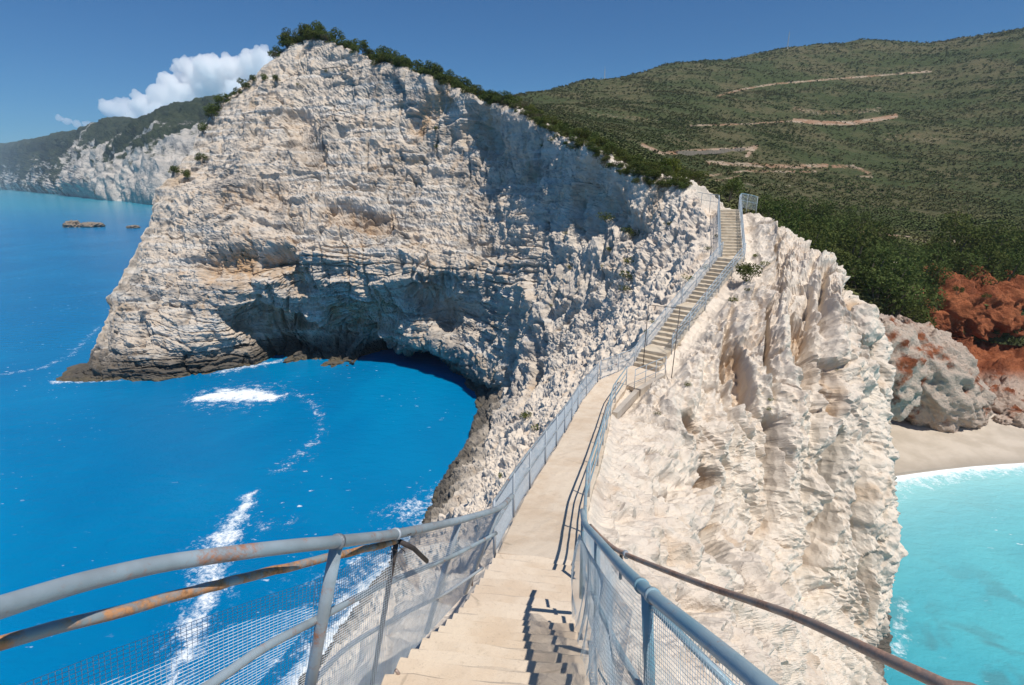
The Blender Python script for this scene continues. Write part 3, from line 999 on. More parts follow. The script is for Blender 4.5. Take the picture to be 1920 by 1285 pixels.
def lump(name, center, rad, seed, mat, shear=(0, 0), n=96, rough=0.25, attrs=None, blocky=0.0, power=0.8):
    """a closed rock: ellipsoid roughened by real displacement"""
    th = np.linspace(0, 2 * math.pi, n, endpoint=False)
    ph = np.linspace(-math.pi / 2 + 0.01, math.pi / 2 - 0.01, int(n * 0.7))
    T, F_ = np.meshgrid(th, ph, indexing='ij')
    sg = lambda a, p: np.sign(a) * np.abs(a) ** p
    x = sg(np.cos(F_), power) * sg(np.cos(T), power)
    y = sg(np.cos(F_), power) * sg(np.sin(T), power)
    z = sg(np.sin(F_), power)
    u = np.stack([x, y, z], -1).reshape(-1, 3)
    r = np.asarray(rad, float)
    m = r.mean()
    dn = 1 + rough * fbm((u * r / (0.55 * m) + seed * 3.1).astype(np.float32), 5, seed, gain=0.55, ridged=True)
    if blocky:
        a1, a2 = worley((u * r / (0.45 * m) + seed).astype(np.float32), seed + 3)
        dn = dn + blocky * (np.clip(a2 - a1, 0, 0.5) - 0.2)
    q_ = (u * r).astype(np.float32)
    dn = dn + (0.9 * facets(q_ / (0.5 * m), seed + 6) + 0.35 * facets(q_ / (0.2 * m), seed + 7)) * 0.16
    w = u * r * dn[:, None]
    w[:, 0] += shear[0] * w[:, 2]
    w[:, 1] += shear[1] * w[:, 2]
    w += np.asarray(center)
    at = {k: np.full(len(w), float(vv)) for k, vv in (attrs or {}).items()}
    F = grid_faces(n, len(ph), wrap=True)
    return mesh_obj(name, w, F, mat, attrs=at, loc=tuple(center))


oc = P(1722, 704, 59)
o = lump("rock_outcrop", oc, (4.8, 4.2, 5.4), 5, M['red'], shear=(-0.5, 0.1), n=200, rough=0.2, attrs=dict(white=0.82), blocky=0.08)
tag(o, "white and orange rock outcrop standing on the back of the beach", "rock outcrop")
o = lump("rock_outcrop", P(1650, 690, 53), (2.6, 3.0, 4.2), 9, M['red'], shear=(-0.1, 0.1), n=120, rough=0.26, attrs=dict(white=0.9), blocky=0.08)
tag(o, "tall pale rock outcrop between the headland edge and the beach rock", "rock outcrop")
random.seed(4)
for i, (px, py, s) in enumerate([(1800, 758, 0.9), (1815, 770, 0.5), (1868, 765, 1.3), (1895, 775, 1.6), (1915, 790, 1.2), (1880, 790, 0.6), (1850, 752, 0.8), (1790, 782, 0.5), (1905, 760, 1.5)]):
    o = lump("beach_boulder", S(px, py, 1.3), (s * 1.2, s, s * 0.8), 20 + i, M['red'], n=44, rough=0.35, attrs=dict(white=0.8), blocky=0.3)
    tag(o, "pale boulder lying on sand under the red cliff", "boulder", "boulders at the foot of the red cliff")

# ------------------------------------------------------------------ far coast
fc = [
    (-420, [(352, 3600), (330, 3800), (305, 4000), (290, 4300)]),
    (-200, [(354, 3300), (330, 3450), (300, 3600), (284, 3900)]),
    (0, [(356, 2800), (335, 2900), (300, 3050), (274, 3350)]),
    (60, [(361, 1990), (335, 2100), (298, 2250), (268, 2600)]),
    (130, [(369, 1330), (335, 1430), (290, 1600), (258, 1950)]),
    (200, [(378, 950), (335, 1050), (285, 1200), (246, 1500)]),
    (240, [(382, 850), (335, 950), (275, 1120), (234, 1400)]),
    (290, [(386, 720), (335, 820), (275, 960), (237, 1200)]),
    (340, [(388, 680), (325, 780), (260, 900), (222, 1100)]),
    (400, [(390, 640), (320, 740), (250, 860), (208, 1050)]),
    (520, [(395, 600), (320, 700), (240, 800), (200, 980)]),
]
FC = np.array([[P(px, py, z) for py, z in rows] for px, rows in fc])
FC = np.concatenate([FC[:, :1] + np.array([0, -5, -12.0]), FC, FC[:, -1:] + np.array([0, 400, -60.0])], 1)
g = catmull(FC, np.linspace(0, len(fc) - 1, 420))
g = np.swapaxes(catmull(np.swapaxes(g, 0, 1), np.linspace(0, FC.shape[1] - 1, 200)), 0, 1)
v_ = g.reshape(-1, 3).astype(np.float32)
n_ = grid_normals(g).reshape(-1, 3)
if n_[len(n_) // 2, 2] < 0: n_ = -n_
zs = np.repeat(np.linspace(0, 1, 420), 200)
kk = np.tile(np.linspace(0, FC.shape[1] - 1, 200), 420)
dsp = 45 * fbm(v_ / 160.0, 5, 91, ridged=True, gain=0.55) + 12 * fbm(v_ / 26.0, 3, 93)
dsp *= sstep(0.6, 1.6, kk) * (0.35 + 0.65 * sstep(4.2, 3.2, kk))
v_ = v_ + n_ * dsp[:, None]
green = sstep(1.6, 4.0, kk) * 0.95 + 0.10 + 0.35 * (np.repeat(g[:, 100, 1], 200) > 1500)
o = mesh_obj("far_coast", v_, grid_faces(420, 200), M['coast'], attrs=dict(green=green))
tag(o, "distant pale sea cliffs topped with dark scrub", "coast", kind="structure")

# ------------------------------------------------------------------ sea
def spread(lo, hi, step, end, neg):
    core = np.arange(lo, hi + 1e-6, step)
    out, d, x = [], step, hi
    while x < end:
        d *= 1.22
        x += d
        out.append(x)
    inn, d, x = [], step, lo
    while x > neg:
        d *= 1.22
        x -= d
        inn.append(x)
    return np.r_[inn[::-1], core, out]


xs = spread(-92, 66, 0.42, 42000, -42000)
ys = spread(-4, 112, 0.42, 60000, -3000)
X, Y = np.meshgrid(xs, ys, indexing='ij')
sq = np.stack([X.ravel(), Y.ravel()], 1)
foam = np.zeros(len(sq))


def streak(pts, widths, st=1.0, h=0.0):
    global foam
    pts = [S(*p)[:2] for p in pts]
    for (a, b, w0, w1) in zip(pts[:-1], pts[1:], widths[:-1], widths[1:]):
        d, t = seg_dist(sq, a, b)
        w = w0 + t * (w1 - w0)
        foam = np.maximum(foam, st * (1 - sstep(0.0, 1.0, d / (w * 1.45))))
        foam = np.maximum(foam, 0.42 * min(st, 1) * (1 - sstep(0.2, 1.0, d / (w * 2.6))))


streak([(375, 748), (420, 741), (465, 741), (510, 746)], [1.4, 3.0, 3.2, 1.6], 1.15)
streak([(520, 736), (565, 741), (597, 765), (602, 810), (570, 852), (530, 880)], [0.7, 0.8, 1.0, 0.7, 1.3, 1.0], 0.42)
streak([(472, 925), (452, 965), (420, 1005), (396, 1050)], [0.6, 1.0, 1.7, 1.6], 0.82)
streak([(396, 1050), (392, 1095), (385, 1125), (358, 1170), (340, 1240), (320, 1290)], [1.3, 1.6, 1.2, 1.3, 0.9, 0.7], 0.76)
streak([(760, 960), (800, 950), (840, 930)], [2.0, 2.5, 1.2], 0.62)
streak([(845, 905), (828, 965), (792, 1022), (747, 1077), (662, 1182), (600, 1290), (500, 1500)], [0.9, 1.6, 2.6, 2.8, 3.0, 3.0, 3.0], 1.05)
streak([(720, 1060), (660, 1110), (610, 1180)], [3.0, 3.4, 2.5], 0.6)
streak([(420, 696), (470, 686), (520, 679)], [1.6, 1.4, 1.0], 0.75)
streak([(104, 716), (160, 716), (230, 713)], [1.0, 0.5, 0.4], 0.75)
streak([(0, 703), (80, 690), (130, 668), (185, 612)], [1.0, 1.1, 1.0, 0.8], 0.42)
streak([(500, 985), (540, 978), (545, 970)], [0.5, 0.9, 0.4], 0.5)
streak([(100, 426), (150, 427), (200, 427)], [3.0, 4.0, 3.0], 0.8)
streak([(240, 427), (272, 427)], [3.0, 2.0], 0.75)
shp = [(1560, 905), (1675, 893), (1760, 880), (1850, 872), (1930, 866), (2060, 862), (2400, 870)]
streak(shp, [1.5] * 7, 1.25)
streak([(p[0], p[1] + 16) for p in shp], [1.5, 1.7, 1.5, 0.8, 0.6, 0.6, 0.6], 0.62)
streak([(1700, 930), (1640, 1000)], [0.5, 0.6], 0.4)
streak([(1672, 1252), (1694, 1200), (1694, 1120)], [0.7, 0.6, 0.4], 0.5)
# shallow turquoise cove on the right of the ridge, bluer towards the open sea
ax = np.array([(-0.4, -400.0), (0.3, 4.0), (3.0, 20.0), (10.0, 32.0), (16.0, 40.0), (16.0, 46.0), (2.0, 70.0), (-20.0, 90.0), (-30, 140.0), (-30, 400.0)])
lim = np.interp(sq[:, 1], ax[:, 1], ax[:, 0])
shallow = sstep(-1.5, 1.5, sq[:, 0] - lim) * (sq[:, 1] < 300)
dsh = np.full(len(sq), 1e9)
for a, b in zip(SHORE[:-1], SHORE[1:]):
    d, _t = seg_dist(sq, a[:2], b[:2])
    dsh = np.minimum(dsh, d)
milk = np.minimum(0.95, shallow) * np.minimum(0.95, 0.80 * np.exp(-dsh / 5.0) + 0.5 * np.exp(-dsh / 14.0))
# a paler, greener strip of water under the far cliffs
coast_w = sstep(250, 800, sq[:, 1]) * 0.7
shallow = np.clip(shallow + np.where(sq[:, 1] < 300, 0, coast_w * (sq[:, 1] < 9000)), 0, 1)
sv_ = np.stack([sq[:, 0], sq[:, 1], np.zeros(len(sq))], 1)
sea = mesh_obj("sea", sv_, grid_faces(len(xs), len(ys)), M['sea'], attrs=dict(foam=foam, shallow=shallow, milk=milk))
tag(sea, "blue sea with drifting foam, turquoise by the beach", "sea", kind="structure")

for i, (px, py, r) in enumerate([(137, 424, (2.9, 3, 2.2)), (172, 424, (4.6, 3, 1.6)), (250, 426, (2.2, 2, 0.8))]):
    o = lump("sea_rock", S(px, py + 2) + np.array([0, 0, 0.5]), r, 40 + i, M['searock'], n=60, rough=0.9, blocky=0.1)
    tag(o, ["steep dark rock rising from the sea, leftmost of three", "longest low dark rock in the sea, middle of three", "tiny dark rock barely above the sea, nearest the headland"][i], "sea rock", "rocks in the sea beyond the headland")

# ------------------------------------------------------------------ vegetation prototypes
def leaf_cloud(rng, lobes, n, size):
    """n leaf blades spread through the volume of the lobes: arrays of quads"""
    L = np.array(lobes, float)
    w = L[:, 3] ** 2
    k = rng.choice(len(L), n, p=w / w.sum())
    d = rng.normal(size=(n, 3))
    d /= np.linalg.norm(d, axis=1, keepdims=True)
    rr = rng.uniform(0.35, 1.05, n) ** 0.5
    c = L[k, :3] + d * (L[k, 3] * rr)[:, None] * np.array([1, 1, 0.85])
    a = rng.normal(size=(n, 3)) + d * 0.3
    a /= np.linalg.norm(a, axis=1, keepdims=True)
    b = np.cross(a, d + rng.normal(size=(n, 3)) * 0.8)
    b /= np.linalg.norm(b, axis=1, keepdims=True) + 1e-9
    s = size * rng.uniform(0.6, 1.4, n)[:, None]
    q = np.stack([c - a * s, c + b * s * 0.55, c + a * s, c - b * s * 0.55], 1)
    return q.reshape(-1, 3)


def quads(v):
    return np.arange(len(v)).reshape(-1, 4)


def make_shrub(name, seed, leaf, lobes_n=6, n=420, size=0.085, flat=0.75, stem_h=0.25, spread=0.55, trunk=False):
    rng = np.random.default_rng(seed)
    root = empty(name, (0, 0, 0))
    lobes = []
    for i in range(lobes_n):
        a = rng.uniform(0, 2 * math.pi)
        r = spread * math.sqrt(rng.uniform(0, 1))
        rad = rng.uniform(0.26, 0.42)
        lobes.append((r * math.cos(a), r * math.sin(a), stem_h + rng.uniform(0.15, flat), rad))
    v = leaf_cloud(rng, lobes, n, size)
    mesh_obj("crown" if trunk else "foliage", v, quads(v), leaf, root, smooth=False, loc=(0, 0, 0))
    mb = MB()
    for l in lobes:
        top = np.array(l[:3])
        base = np.array([l[0] * 0.06, l[1] * 0.06, -0.15])
        mid = base * 0.5 + top * 0.5 + np.array([0, 0, -0.08])
        mb.tube([base, mid, top], 0.045 if trunk else 0.025, 5, True, 0.008)
    mb.build("trunk" if trunk else "stem", M['bark'], root)
    return root


def copy_tree(src):
    r = src.copy()
    COL.objects.link(r)
    for ch in src.children:
        cc = ch.copy()
        COL.objects.link(cc)
        cc.parent = r
    return r


PROTO = {}
for kind, leaf, args in [("dark", 'leaf_dark', dict(lobes_n=8, n=900, size=0.062)), ("mid", 'leaf_mid', dict(lobes_n=7, n=800, size=0.062)),
                         ("lime", 'leaf_lime', dict(lobes_n=7, n=800, size=0.062)), ("dry", 'leaf_dry', dict(lobes_n=6, n=380, size=0.055)),
                         ("tree", 'leaf_dark', dict(lobes_n=14, n=2600, size=0.040, flat=0.95, spread=0.62, trunk=True)),
                         ("treemid", 'leaf_mid', dict(lobes_n=13, n=2400, size=0.040, flat=0.95, spread=0.62, trunk=True)),
                         ("tuft", 'leaf_lime', dict(lobes_n=4, n=220, size=0.075, flat=0.4, stem_h=0.1)),
                         ("tuftdark", 'leaf_mid', dict(lobes_n=5, n=260, size=0.07, flat=0.5, stem_h=0.1))]:
    PROTO[kind] = [None, kind, leaf, args]
USED = {}
rngp = np.random.default_rng(12)


def plant(kind, loc, size, name, label, cat, group=None, squash=1.0):
    var = int(rngp.integers(0, 3))
    key = (kind, var)
    if key not in USED:
        p = PROTO[kind]
        USED[key] = make_shrub(name, 100 + var * 31 + len(kind) * 7, M[p[2]], **p[3])
        r = USED[key]
    else:
        r = copy_tree(USED[key])
        r.name = name
    r.location = tuple(float(c) for c in loc)
    s = size
    r.scale = (s * rngp.uniform(0.85, 1.2), s * rngp.uniform(0.85, 1.2), s * squash * rngp.uniform(0.85, 1.15))
    r.rotation_euler = (rngp.uniform(-0.12, 0.12), rngp.uniform(-0.12, 0.12), rngp.uniform(0, 6.28))
    for k in ("label", "category", "group"):
        if k in r: del r[k]
    tag(r, label, cat, group)
    return r


TU_ = np.repeat(tu, nv_)


def crest_at(px):
    """highest point of the ridge seen in picture column px (beyond the stairs)"""
    k = np.where((np.abs(hx - px) < 3.5) & (TU_ > 11.6) & (hz > 30))[0]
    k = k[np.argmin(hy[k])]
    return V1[k].astype(float).copy(), hz[k]


# shrubs on the summit and down both shoulders of the headland
for px, dy, s in [(512, 6, 34), (530, 2, 34), (548, -6, 34), (566, -6, 40), (585, -4, 44), (606, -4, 36), (560, 2, 34), (632, -2, 32), (655, 2, 30), (676, 0, 34), (694, 0, 30), (706, 3, 34), (722, 0, 36), (738, 2, 38),
                  (752, 8, 30), (772, 4, 32), (788, 2, 34), (806, 4, 34), (822, 4, 32), (838, 3, 34), (852, 3, 32), (866, 4, 32), (880, 4, 28), (893, 4, 28), (906, 4, 26), (920, 4, 26), (934, 4, 28), (948, 3, 28)]:
    p, z = crest_at(px)
    p = p + np.array([rngp.uniform(-.4, .4), rngp.uniform(0.3, 1.2), 0.05 - 0.01 * dy])
    plant(["dark", "dark", "mid"][rngp.integers(0, 3)], p, s * 0.88 * z / FPX / 1.5, "shrub", "dark wind-clipped shrub on the skyline of the white headland", "shrub", "shrubs along the summit of the headland")
for i in range(95):
    px = rngp.uniform(515, 965)
    p, z = crest_at(px)
    p = p + np.array([rngp.uniform(-.5, .5), rngp.uniform(-0.5, 1.6), -rngp.uniform(0.15, 0.75)])
    plant(["dark", "dark", "mid", "dry"][rngp.choice(4, p=[.45, .25, .22, .08])], p, rngp.uniform(0.9, 1.9), "shrub", "dark wind-clipped shrub on the skyline of the white headland", "shrub", "shrubs along the summit of the headland", 0.72)
for px, py, s in [(456, 160, 22), (492, 145, 18), (523, 146, 16), (413, 192, 32), (402, 206, 28), (393, 222, 24), (385, 242, 26), (374, 294, 20), (318, 328, 22), (346, 328, 22), (468, 148, 18), (440, 172, 18)]:
    p = on_rock(px, py, 7)
    plant("dark", p + np.array([0, 0, -0.3]), s * project(p)[2] / FPX / 1.4, "shrub", "dark shrub clinging to the seaward left edge of the headland", "shrub", "shrubs on the left edge of the headland")
# the green back of the ridge down to the stairs
for i in range(190):
    px = rngp.uniform(955, 1285)
    p, z = crest_at(px)
    if i % 2 == 0:
        p = p + np.array([0.65, 0.75, -0.12]) * rngp.uniform(0.0, 3.0) + np.array([0, 0, -0.1])
        s = rngp.uniform(0.6, 1.2)
    else:
        dy = rngp.uniform(0, 1) ** 1.3 * np.interp(px, [955, 1080, 1200, 1285], [6, 22, 36, 16])
        p = on_rock(px, project(p)[1] + dy, 4) + np.array([0, 0, -0.25])
        s = rngp.uniform(0.45, 0.95)
    plant(["mid", "dark", "mid", "dry", "lime"][rngp.choice(5, p=[.35, .33, .15, .11, .06])], p, s, "shrub", "low scrubby shrub on the ridge between the summit and the stairs", "shrub", "low shrubs along the ridge above the stairs", 0.8)
p, z = crest_at(1262)
plant("lime", p + np.array([0.6, 0.9, -0.35]), 1.75, "shrub", "round yellow-green shrub on the ridge left of the stair top", "shrub")
plant("mid", P(1238, 335, 48.5), 1.4, "shrub", "olive shrub just left of the round yellow-green shrub", "shrub")
plant("dark", P(1366, 372, 47.5), 1.5, "shrub", "dark green shrub behind the head of the stairs", "shrub")
p = on_rock(1408, 520, 7)
plant("mid", p + np.array([0, 0, -0.1]), 1.15, "shrub", "leafy green shrub beside the right railing of the stairs", "shrub")
for px, py, s, k in [(1135, 412, 28, "tuftdark"), (1172, 430, 20, "tuftdark"), (1188, 442, 26, "tuftdark"), (1182, 492, 28, "tuft"), (1172, 518, 32, "tuftdark"), (1166, 542, 22, "tuftdark"), (1066, 502, 14, "tuftdark"), (1124, 500, 12, "tuft"),
                     (1030, 578, 10, "tuftdark"), (1290, 520, 20, "tuft"), (1318, 500, 18, "tuft"), (1322, 470, 12, "tuftdark"), (1250, 420, 16, "tuftdark"), (1345, 440, 14, "tuftdark"), (1140, 470, 14, "tuftdark"),
                     (812, 244, 14, "tuftdark"), (815, 272, 10, "tuftdark"), (560, 165, 9, "tuftdark"), (612, 140, 9, "tuftdark"), (640, 130, 8, "tuftdark"), (985, 778, 24, "tuft"), (1000, 800, 18, "tuft"), (930, 890, 14, "tuft"),
                     (1285, 718, 14, "tuft"), (1440, 747, 11, "tuft"), (1445, 762, 10, "tuft"), (1236, 772, 12, "tuftdark"), (1157, 945, 9, "tuft"), (1380, 560, 18, "tuft"), (1418, 480, 14, "tuft"), (1432, 500, 16, "tuft"), (1400, 545, 12, "tuftdark"), (1565, 690, 9, "tuft"),
                     (1320, 580, 10, "tuftdark"), (1055, 440, 10, "tuftdark"), (1030, 270, 14, "tuftdark"), (1012, 275, 10, "tuftdark"), (1220, 600, 12, "tuft"), (1210, 620, 14, "tuft")]:
    p = on_rock(px, py, 5)
    right = px > 1225 and py > 450
    plant(k, p + np.array([0, 0, -0.05]), s * project(p)[2] / FPX / 1.25, "plant_tuft",
          "small dry tuft rooted in the rock beside the stairs and right cliff" if right else "small dark tuft rooted in the cliff face left of the stairs", "plant",
          "tufts on the rock right of the stairs" if right else "tufts on the headland face")

# the dense trees behind the right shoulder of the ridge
TREES = [(1432, 440, 50), (1452, 430, 60), (1470, 455, 58), (1492, 440, 60), (1505, 470, 66), (1528, 450, 60), (1540, 485, 72), (1562, 465, 66), (1580, 500, 76), (1600, 480, 66), (1612, 530, 80), (1632, 500, 74), (1648, 545, 84), (1668, 515, 70),
         (1690, 545, 74), (1705, 580, 60), (1690, 600, 56), (1720, 520, 62), (1675, 575, 66), (1735, 500, 50), (1760, 505, 54), (1790, 510, 58), (1830, 515, 60), (1875, 520, 60), (1910, 515, 62), (1780, 475, 64), (1820, 470, 74), (1850, 478, 60), (1745, 545, 30), (1900, 470, 54),
         (1560, 430, 40), (1600, 420, 40), (1640, 455, 46), (1480, 405, 40), (1530, 410, 42), (1440, 395, 40)]
for px, py, s in TREES:
    p = on_hill(px, py + s * 0.25)
    z = max(project(p)[2], 42)
    k = "tree" if rngp.uniform() < 0.72 else "treemid"
    plant(k, p + np.array([0, 0, -0.5]), s * 1.25 * z / FPX / 1.5, "evergreen_tree", "dense dark evergreen tree on the slope right of the ridge and stairs", "tree", "evergreen trees right of the ridge")
for px, py, s in [(1795, 551, 16), (1735, 620, 22), (1712, 590, 26), (1850, 560, 12)]:
    p = P(px, py, 66.5)
    plant("mid", p, s * 66 / FPX / 1.3, "shrub", "small green shrub growing out of the red cliff", "shrub", "shrubs on the red cliff")

# maquis cover of the hillside: one carpet of small bushes
rng = np.random.default_rng(3)
nS = 56000
k = rng.integers(0, len(hv), nS * 4)
keep = (hpx[k] > 900) & (hpx[k] < 2050) & (hpy[k] > 30) & (bare[k] < rng.uniform(0.1, 1.0, len(k))) & (hpz[k] > 60) & (hpz[k] < 900)
clump = fbm((hv[k] * np.array([1, 1, 0]) / 40.0).astype(np.float32), 3, 77)
keep &= rng.uniform(size=len(k)) < np.clip(0.45 + clump * 1.4, 0.08, 1.0)
k = k[keep][:nS]
base = hv[k] + rng.normal(size=(len(k), 3)) * np.array([1, 1, 0]) * np.clip(hpz[k], 60, 900)[:, None] * 0.002
szs = rng.uniform(0.35, 1.15, len(k)) ** 1.2 * np.clip(0.9 + hpz[k] * 0.0022, 1.0, 2.5)
T = leaf_cloud(np.random.default_rng(8), [(0, 0, 0.45, 0.5), (0.35, 0.1, 0.35, 0.38), (-0.3, 0.25, 0.38, 0.36), (0.0, -0.35, 0.3, 0.36)], 12, 0.36)
ang = rng.uniform(0, 6.28, len(k))
ca, sa = np.cos(ang)[:, None], np.sin(ang)[:, None]
vx = (ca * T[:, 0] - sa * T[:, 1]) * szs[:, None]
vy = (sa * T[:, 0] + ca * T[:, 1]) * szs[:, None]
vz = T[:, 2][None] * (szs * rng.uniform(0.55, 0.95, len(k)))[:, None]
mv = np.stack([vx + base[:, :1], vy + base[:, 1:2], vz + base[:, 2:3]], -1).reshape(-1, 3)
tm = NT("scrub_leaves")
tp = tm.pos()
tn = tm.noise(tp, 0.02, 4, 0.6)
tf = tm.noise(tp, 0.25, 3, 0.6)
tc = tm.mix(tm.ramp(tn, 0.4, 0.62), (0.088, 0.110, 0.040), (0.145, 0.138, 0.060))
tc = tm.mix(tm.ramp(tf, 0.5, 0.65), tc, (0.068, 0.088, 0.030))
M['scrub'] = tm.done(tm.bsdf(tc, 0.95, 0, None, 0.05))
o = mesh_obj("maquis_scrub", mv, quads(mv), M['scrub'], smooth=False)
tag(o, "low green scrub covering the hillside", "scrub", kind="stuff")

# ------------------------------------------------------------------ walkway: steps, ramp, landing, stairs
def frame2(a, b):
    d = (b - a)[:2]
    d = d / np.linalg.norm(d)
    return np.array([d[0], d[1], 0]), np.array([d[1], -d[0], 0])


def path_samples(pts, step):
    pts = np.array(pts)
    d = np.r_[0, np.cumsum(np.linalg.norm(np.diff(pts[:, :2], axis=0), axis=1))]
    n = max(2, int(round(d[-1] / step)) + 1)
    t = np.interp(np.linspace(0, d[-1], n), d, np.arange(len(pts)))
    return catmull(pts, t)


rs = np.random.default_rng(21)


def step_block(mb, a, b, top, hw0, thick=0.42, nose=0.015):
    """one worn step from a to b along the path, its tread at height top"""
    f, s = frame2(a, b)
    n = 9
    rows = []
    for (pt, dz) in ((a - f * nose, -thick), (a - f * nose, -0.02), (a - f * (nose - 0.018), 0.0), (b + f * 0.03, 0.0), (b + f * 0.03, -thick)):
        r = []
        for i in range(n):
            w = (i / (n - 1) * 2 - 1) * hw0
            j = rs.normal() * 0.011
            p = pt + s * w + f * j
            r.append([p[0], p[1], top + dz + (rs.normal() * 0.004 if dz > -0.1 else 0)])
        rows.append(r)
    vs = [p for r in rows for p in r]
    fs = []
    m = len(rows)
    for r in range(m):
        r2 = (r + 1) % m
        for i in range(n - 1):
            fs.append([r * n + i, r * n + i + 1, r2 * n + i + 1, r2 * n + i])
    fs.append([r * n for r in range(m)])
    fs.append([r * n + n - 1 for r in range(m)][::-1])
    mb.add(vs, fs)


st = empty("staircase", PATH[1])
tag(st, "cream concrete steps descending from the viewer between the wire fences", "staircase")
mb = MB()
step_block(mb, PATH[0], PATH[1], PATH[1][2], HW, 0.6)
mb.build("landing", M['concrete'], st)
near = path_samples(PATH[1:5], 0.05)
dl = np.r_[0, np.cumsum(np.linalg.norm(np.diff(near[:, :2], axis=0), axis=1))]
x0 = 0.0
while x0 < dl[-1] - 0.05:
    hcur = np.interp(x0, dl, near[:, 2])
    slope = (np.interp(x0, dl, near[:, 2]) - np.interp(min(x0 + 0.4, dl[-1]), dl, near[:, 2])) / 0.4
    run = float(np.clip(0.155 / max(slope, 0.2), 0.27, 0.5))
    x1 = min(x0 + run, dl[-1])
    a = np.array([np.interp(x0, dl, near[:, c_]) for c_ in range(3)])
    b = np.array([np.interp(x1, dl, near[:, c_]) for c_ in range(3)])
    mb = MB()
    # descending away from the viewer: the tread's outer lip is at b
    step_block(mb, b, a, b[2], HW)
    mb.build("step", M['concrete'], st)
    x0 = x1

# gently falling ramp
rp = path_samples(PATH[4:10], 0.28)
mbv, fs = [], []
prof = [(-HW, -0.45), (-HW, -0.03), (-HW + 0.03, 0.0)] + [(w, 0.0) for w in np.linspace(-HW + 0.15, HW - 0.15, 9)] + [(HW - 0.03, 0.0), (HW, -0.03), (HW, -0.45)]
npf = len(prof)
for i, p in enumerate(rp):
    a, b = rp[max(i - 1, 0)], rp[min(i + 1, len(rp) - 1)]
    f, s = frame2(a, b)
    for (w, dz) in prof:
        j = rs.normal() * 0.012 if abs(w) > HW - 0.05 else 0
        mbv.append(p + s * (w + j) + np.array([0, 0, dz - 0.004 + (rs.normal() * 0.005 if dz > -0.1 else 0)]))
for i in range(len(rp) - 1):
    for k_ in range(npf):
        fs.append([i * npf + k_, i * npf + (k_ + 1) % npf, (i + 1) * npf + (k_ + 1) % npf, (i + 1) * npf + k_])
fs.append(list(range(npf))[::-1])
fs.append([(len(rp) - 1) * npf + k_ for k_ in range(npf)])
o = mesh_obj("walkway", np.array(mbv), fs, M['concrete'], smooth=False)
tag(o, "cream concrete walkway along the narrow rock ridge", "walkway", kind="structure")

# landing slab where the walkway turns towards the stairs
lz = PATH[9][2]
ra = rp[-1]
fr, sr = frame2(rp[-2], rp[-1])
f2, s2 = frame2(PATH[9], PLAT_END)
lp = empty("landing_platform", PATH[9])
tag(lp, "concrete landing on a beam and pillar where the walkway turns to the stairs", "platform")
poly = [ra - sr * HW * 1.02, PLAT_END - s2 * 0.85, PLAT_END + s2 * 0.95, ra + f2 * 0.2 + s2 * 1.25, ra + sr * HW * 1.12]
mb = MB()
n = len(poly)
vs = [np.array([p[0], p[1], lz - 0.006]) for p in poly] + [np.array([p[0], p[1], lz - 0.2]) for p in poly]
mb.add(vs, [list(range(n))[::-1], list(range(n, 2 * n))] + [[i, (i + 1) % n, n + (i + 1) % n, n + i] for i in range(n)])
mb.build("slab", M['concrete'], lp)


def beam(p, q, w, h, name, mat, parent):
    m = MB()
    f, s = frame2(p, q)
    z0, z1 = np.array([0, 0, -h]), np.array([0, 0, 0])
    m.hexa([p - s * w + z0, q - s * w + z0, q + s * w + z0, p + s * w + z0, p - s * w + z1, q - s * w + z1, q + s * w + z1, p + s * w + z1])
    return m.build(name, mat, parent)


e1 = poly[3] + s2 * 0.16
e2 = poly[2] + s2 * 0.16
e1[2] = lz + 0.02; e2[2] = lz + 0.02
beam(e1, e2, 0.13, 0.42, "beam", M['grey_concrete'], lp)
r0_ = rp[-16] + sr * (HW + 0.14); r0_[2] = rp[-16][2] + 0.0
e0 = e1 - f2 * 0.14; e0[2] = lz + 0.012
beam(r0_, e0, 0.12, 0.36, "beam", M['grey_concrete'], lp)
mb = MB()
pc = e1.copy()
q = 0.16
mb.hexa([pc + np.array([sx * q, sy * q, dz]) for dz in (-2.6, -0.425) for sx, sy in ((-1, -1), (1, -1), (1, 1), (-1, 1))])
mb.build("pillar", M['grey_concrete'], lp)


def flight(a, b, nsteps, hw, label, land_len):
    t = empty("staircase", a)
    tag(t, label, "staircase", "flights of stairs up to the hillside")
    f, s = frame2(a, b)
    L = np.linalg.norm((b - a)[:2])
    start = a + f * land_len * 0.5
    run = (L - land_len) / nsteps
    rise = (b[2] - a[2]) / nsteps
    for i in range(nsteps - 1):
        m = MB()
        p0 = start + f * run * i
        step_block(m, p0, p0 + f * run, a[2] + rise * (i + 1), hw, 0.30, 0.035)
        m.build("step", M['stair'], t)
    m = MB()
    step_block(m, start + f * run * (nsteps - 1), b + f * land_len * 0.5, b[2], hw, 0.32, 0.035)
    m.build("landing", M['stair'], t)
    return t


M['stone'] = mat_concrete('dry_stone', (0.30, 0.25, 0.20), (0.20, 0.17, 0.13))
M['stair'] = mat_concrete("stair_concrete", (0.60, 0.51, 0.39), (0.50, 0.41, 0.30))
flight(PLAT_END - f2 * 0.3, LAND[0], 4, 0.74, "lowest short flight of steps rising from the concrete landing platform", 1.0)
flight(LAND[0], LAND[1], 9, 0.72, "second flight of cream steps, behind the iron gate frame", 0.9)
flight(LAND[1], LAND[2], 12, 0.70, "third flight of cream steps, on the middle of the white ridge", 0.9)
flight(LAND[2], LAND[3], 16, 0.68, "topmost flight of cream steps, reaching the green hillside", 0.9)

# ------------------------------------------------------------------ fences
UP = np.array([0, 0, 1.0])


def offset_line(pts, side, off):
    pts = [np.asarray(p, float) for p in pts]
    out = []
    for i, p in enumerate(pts):
        a, b = pts[max(i - 1, 0)], pts[min(i + 1, len(pts) - 1)]
        f, s = frame2(a, b)
        out.append(p + s * side * off)
    return out


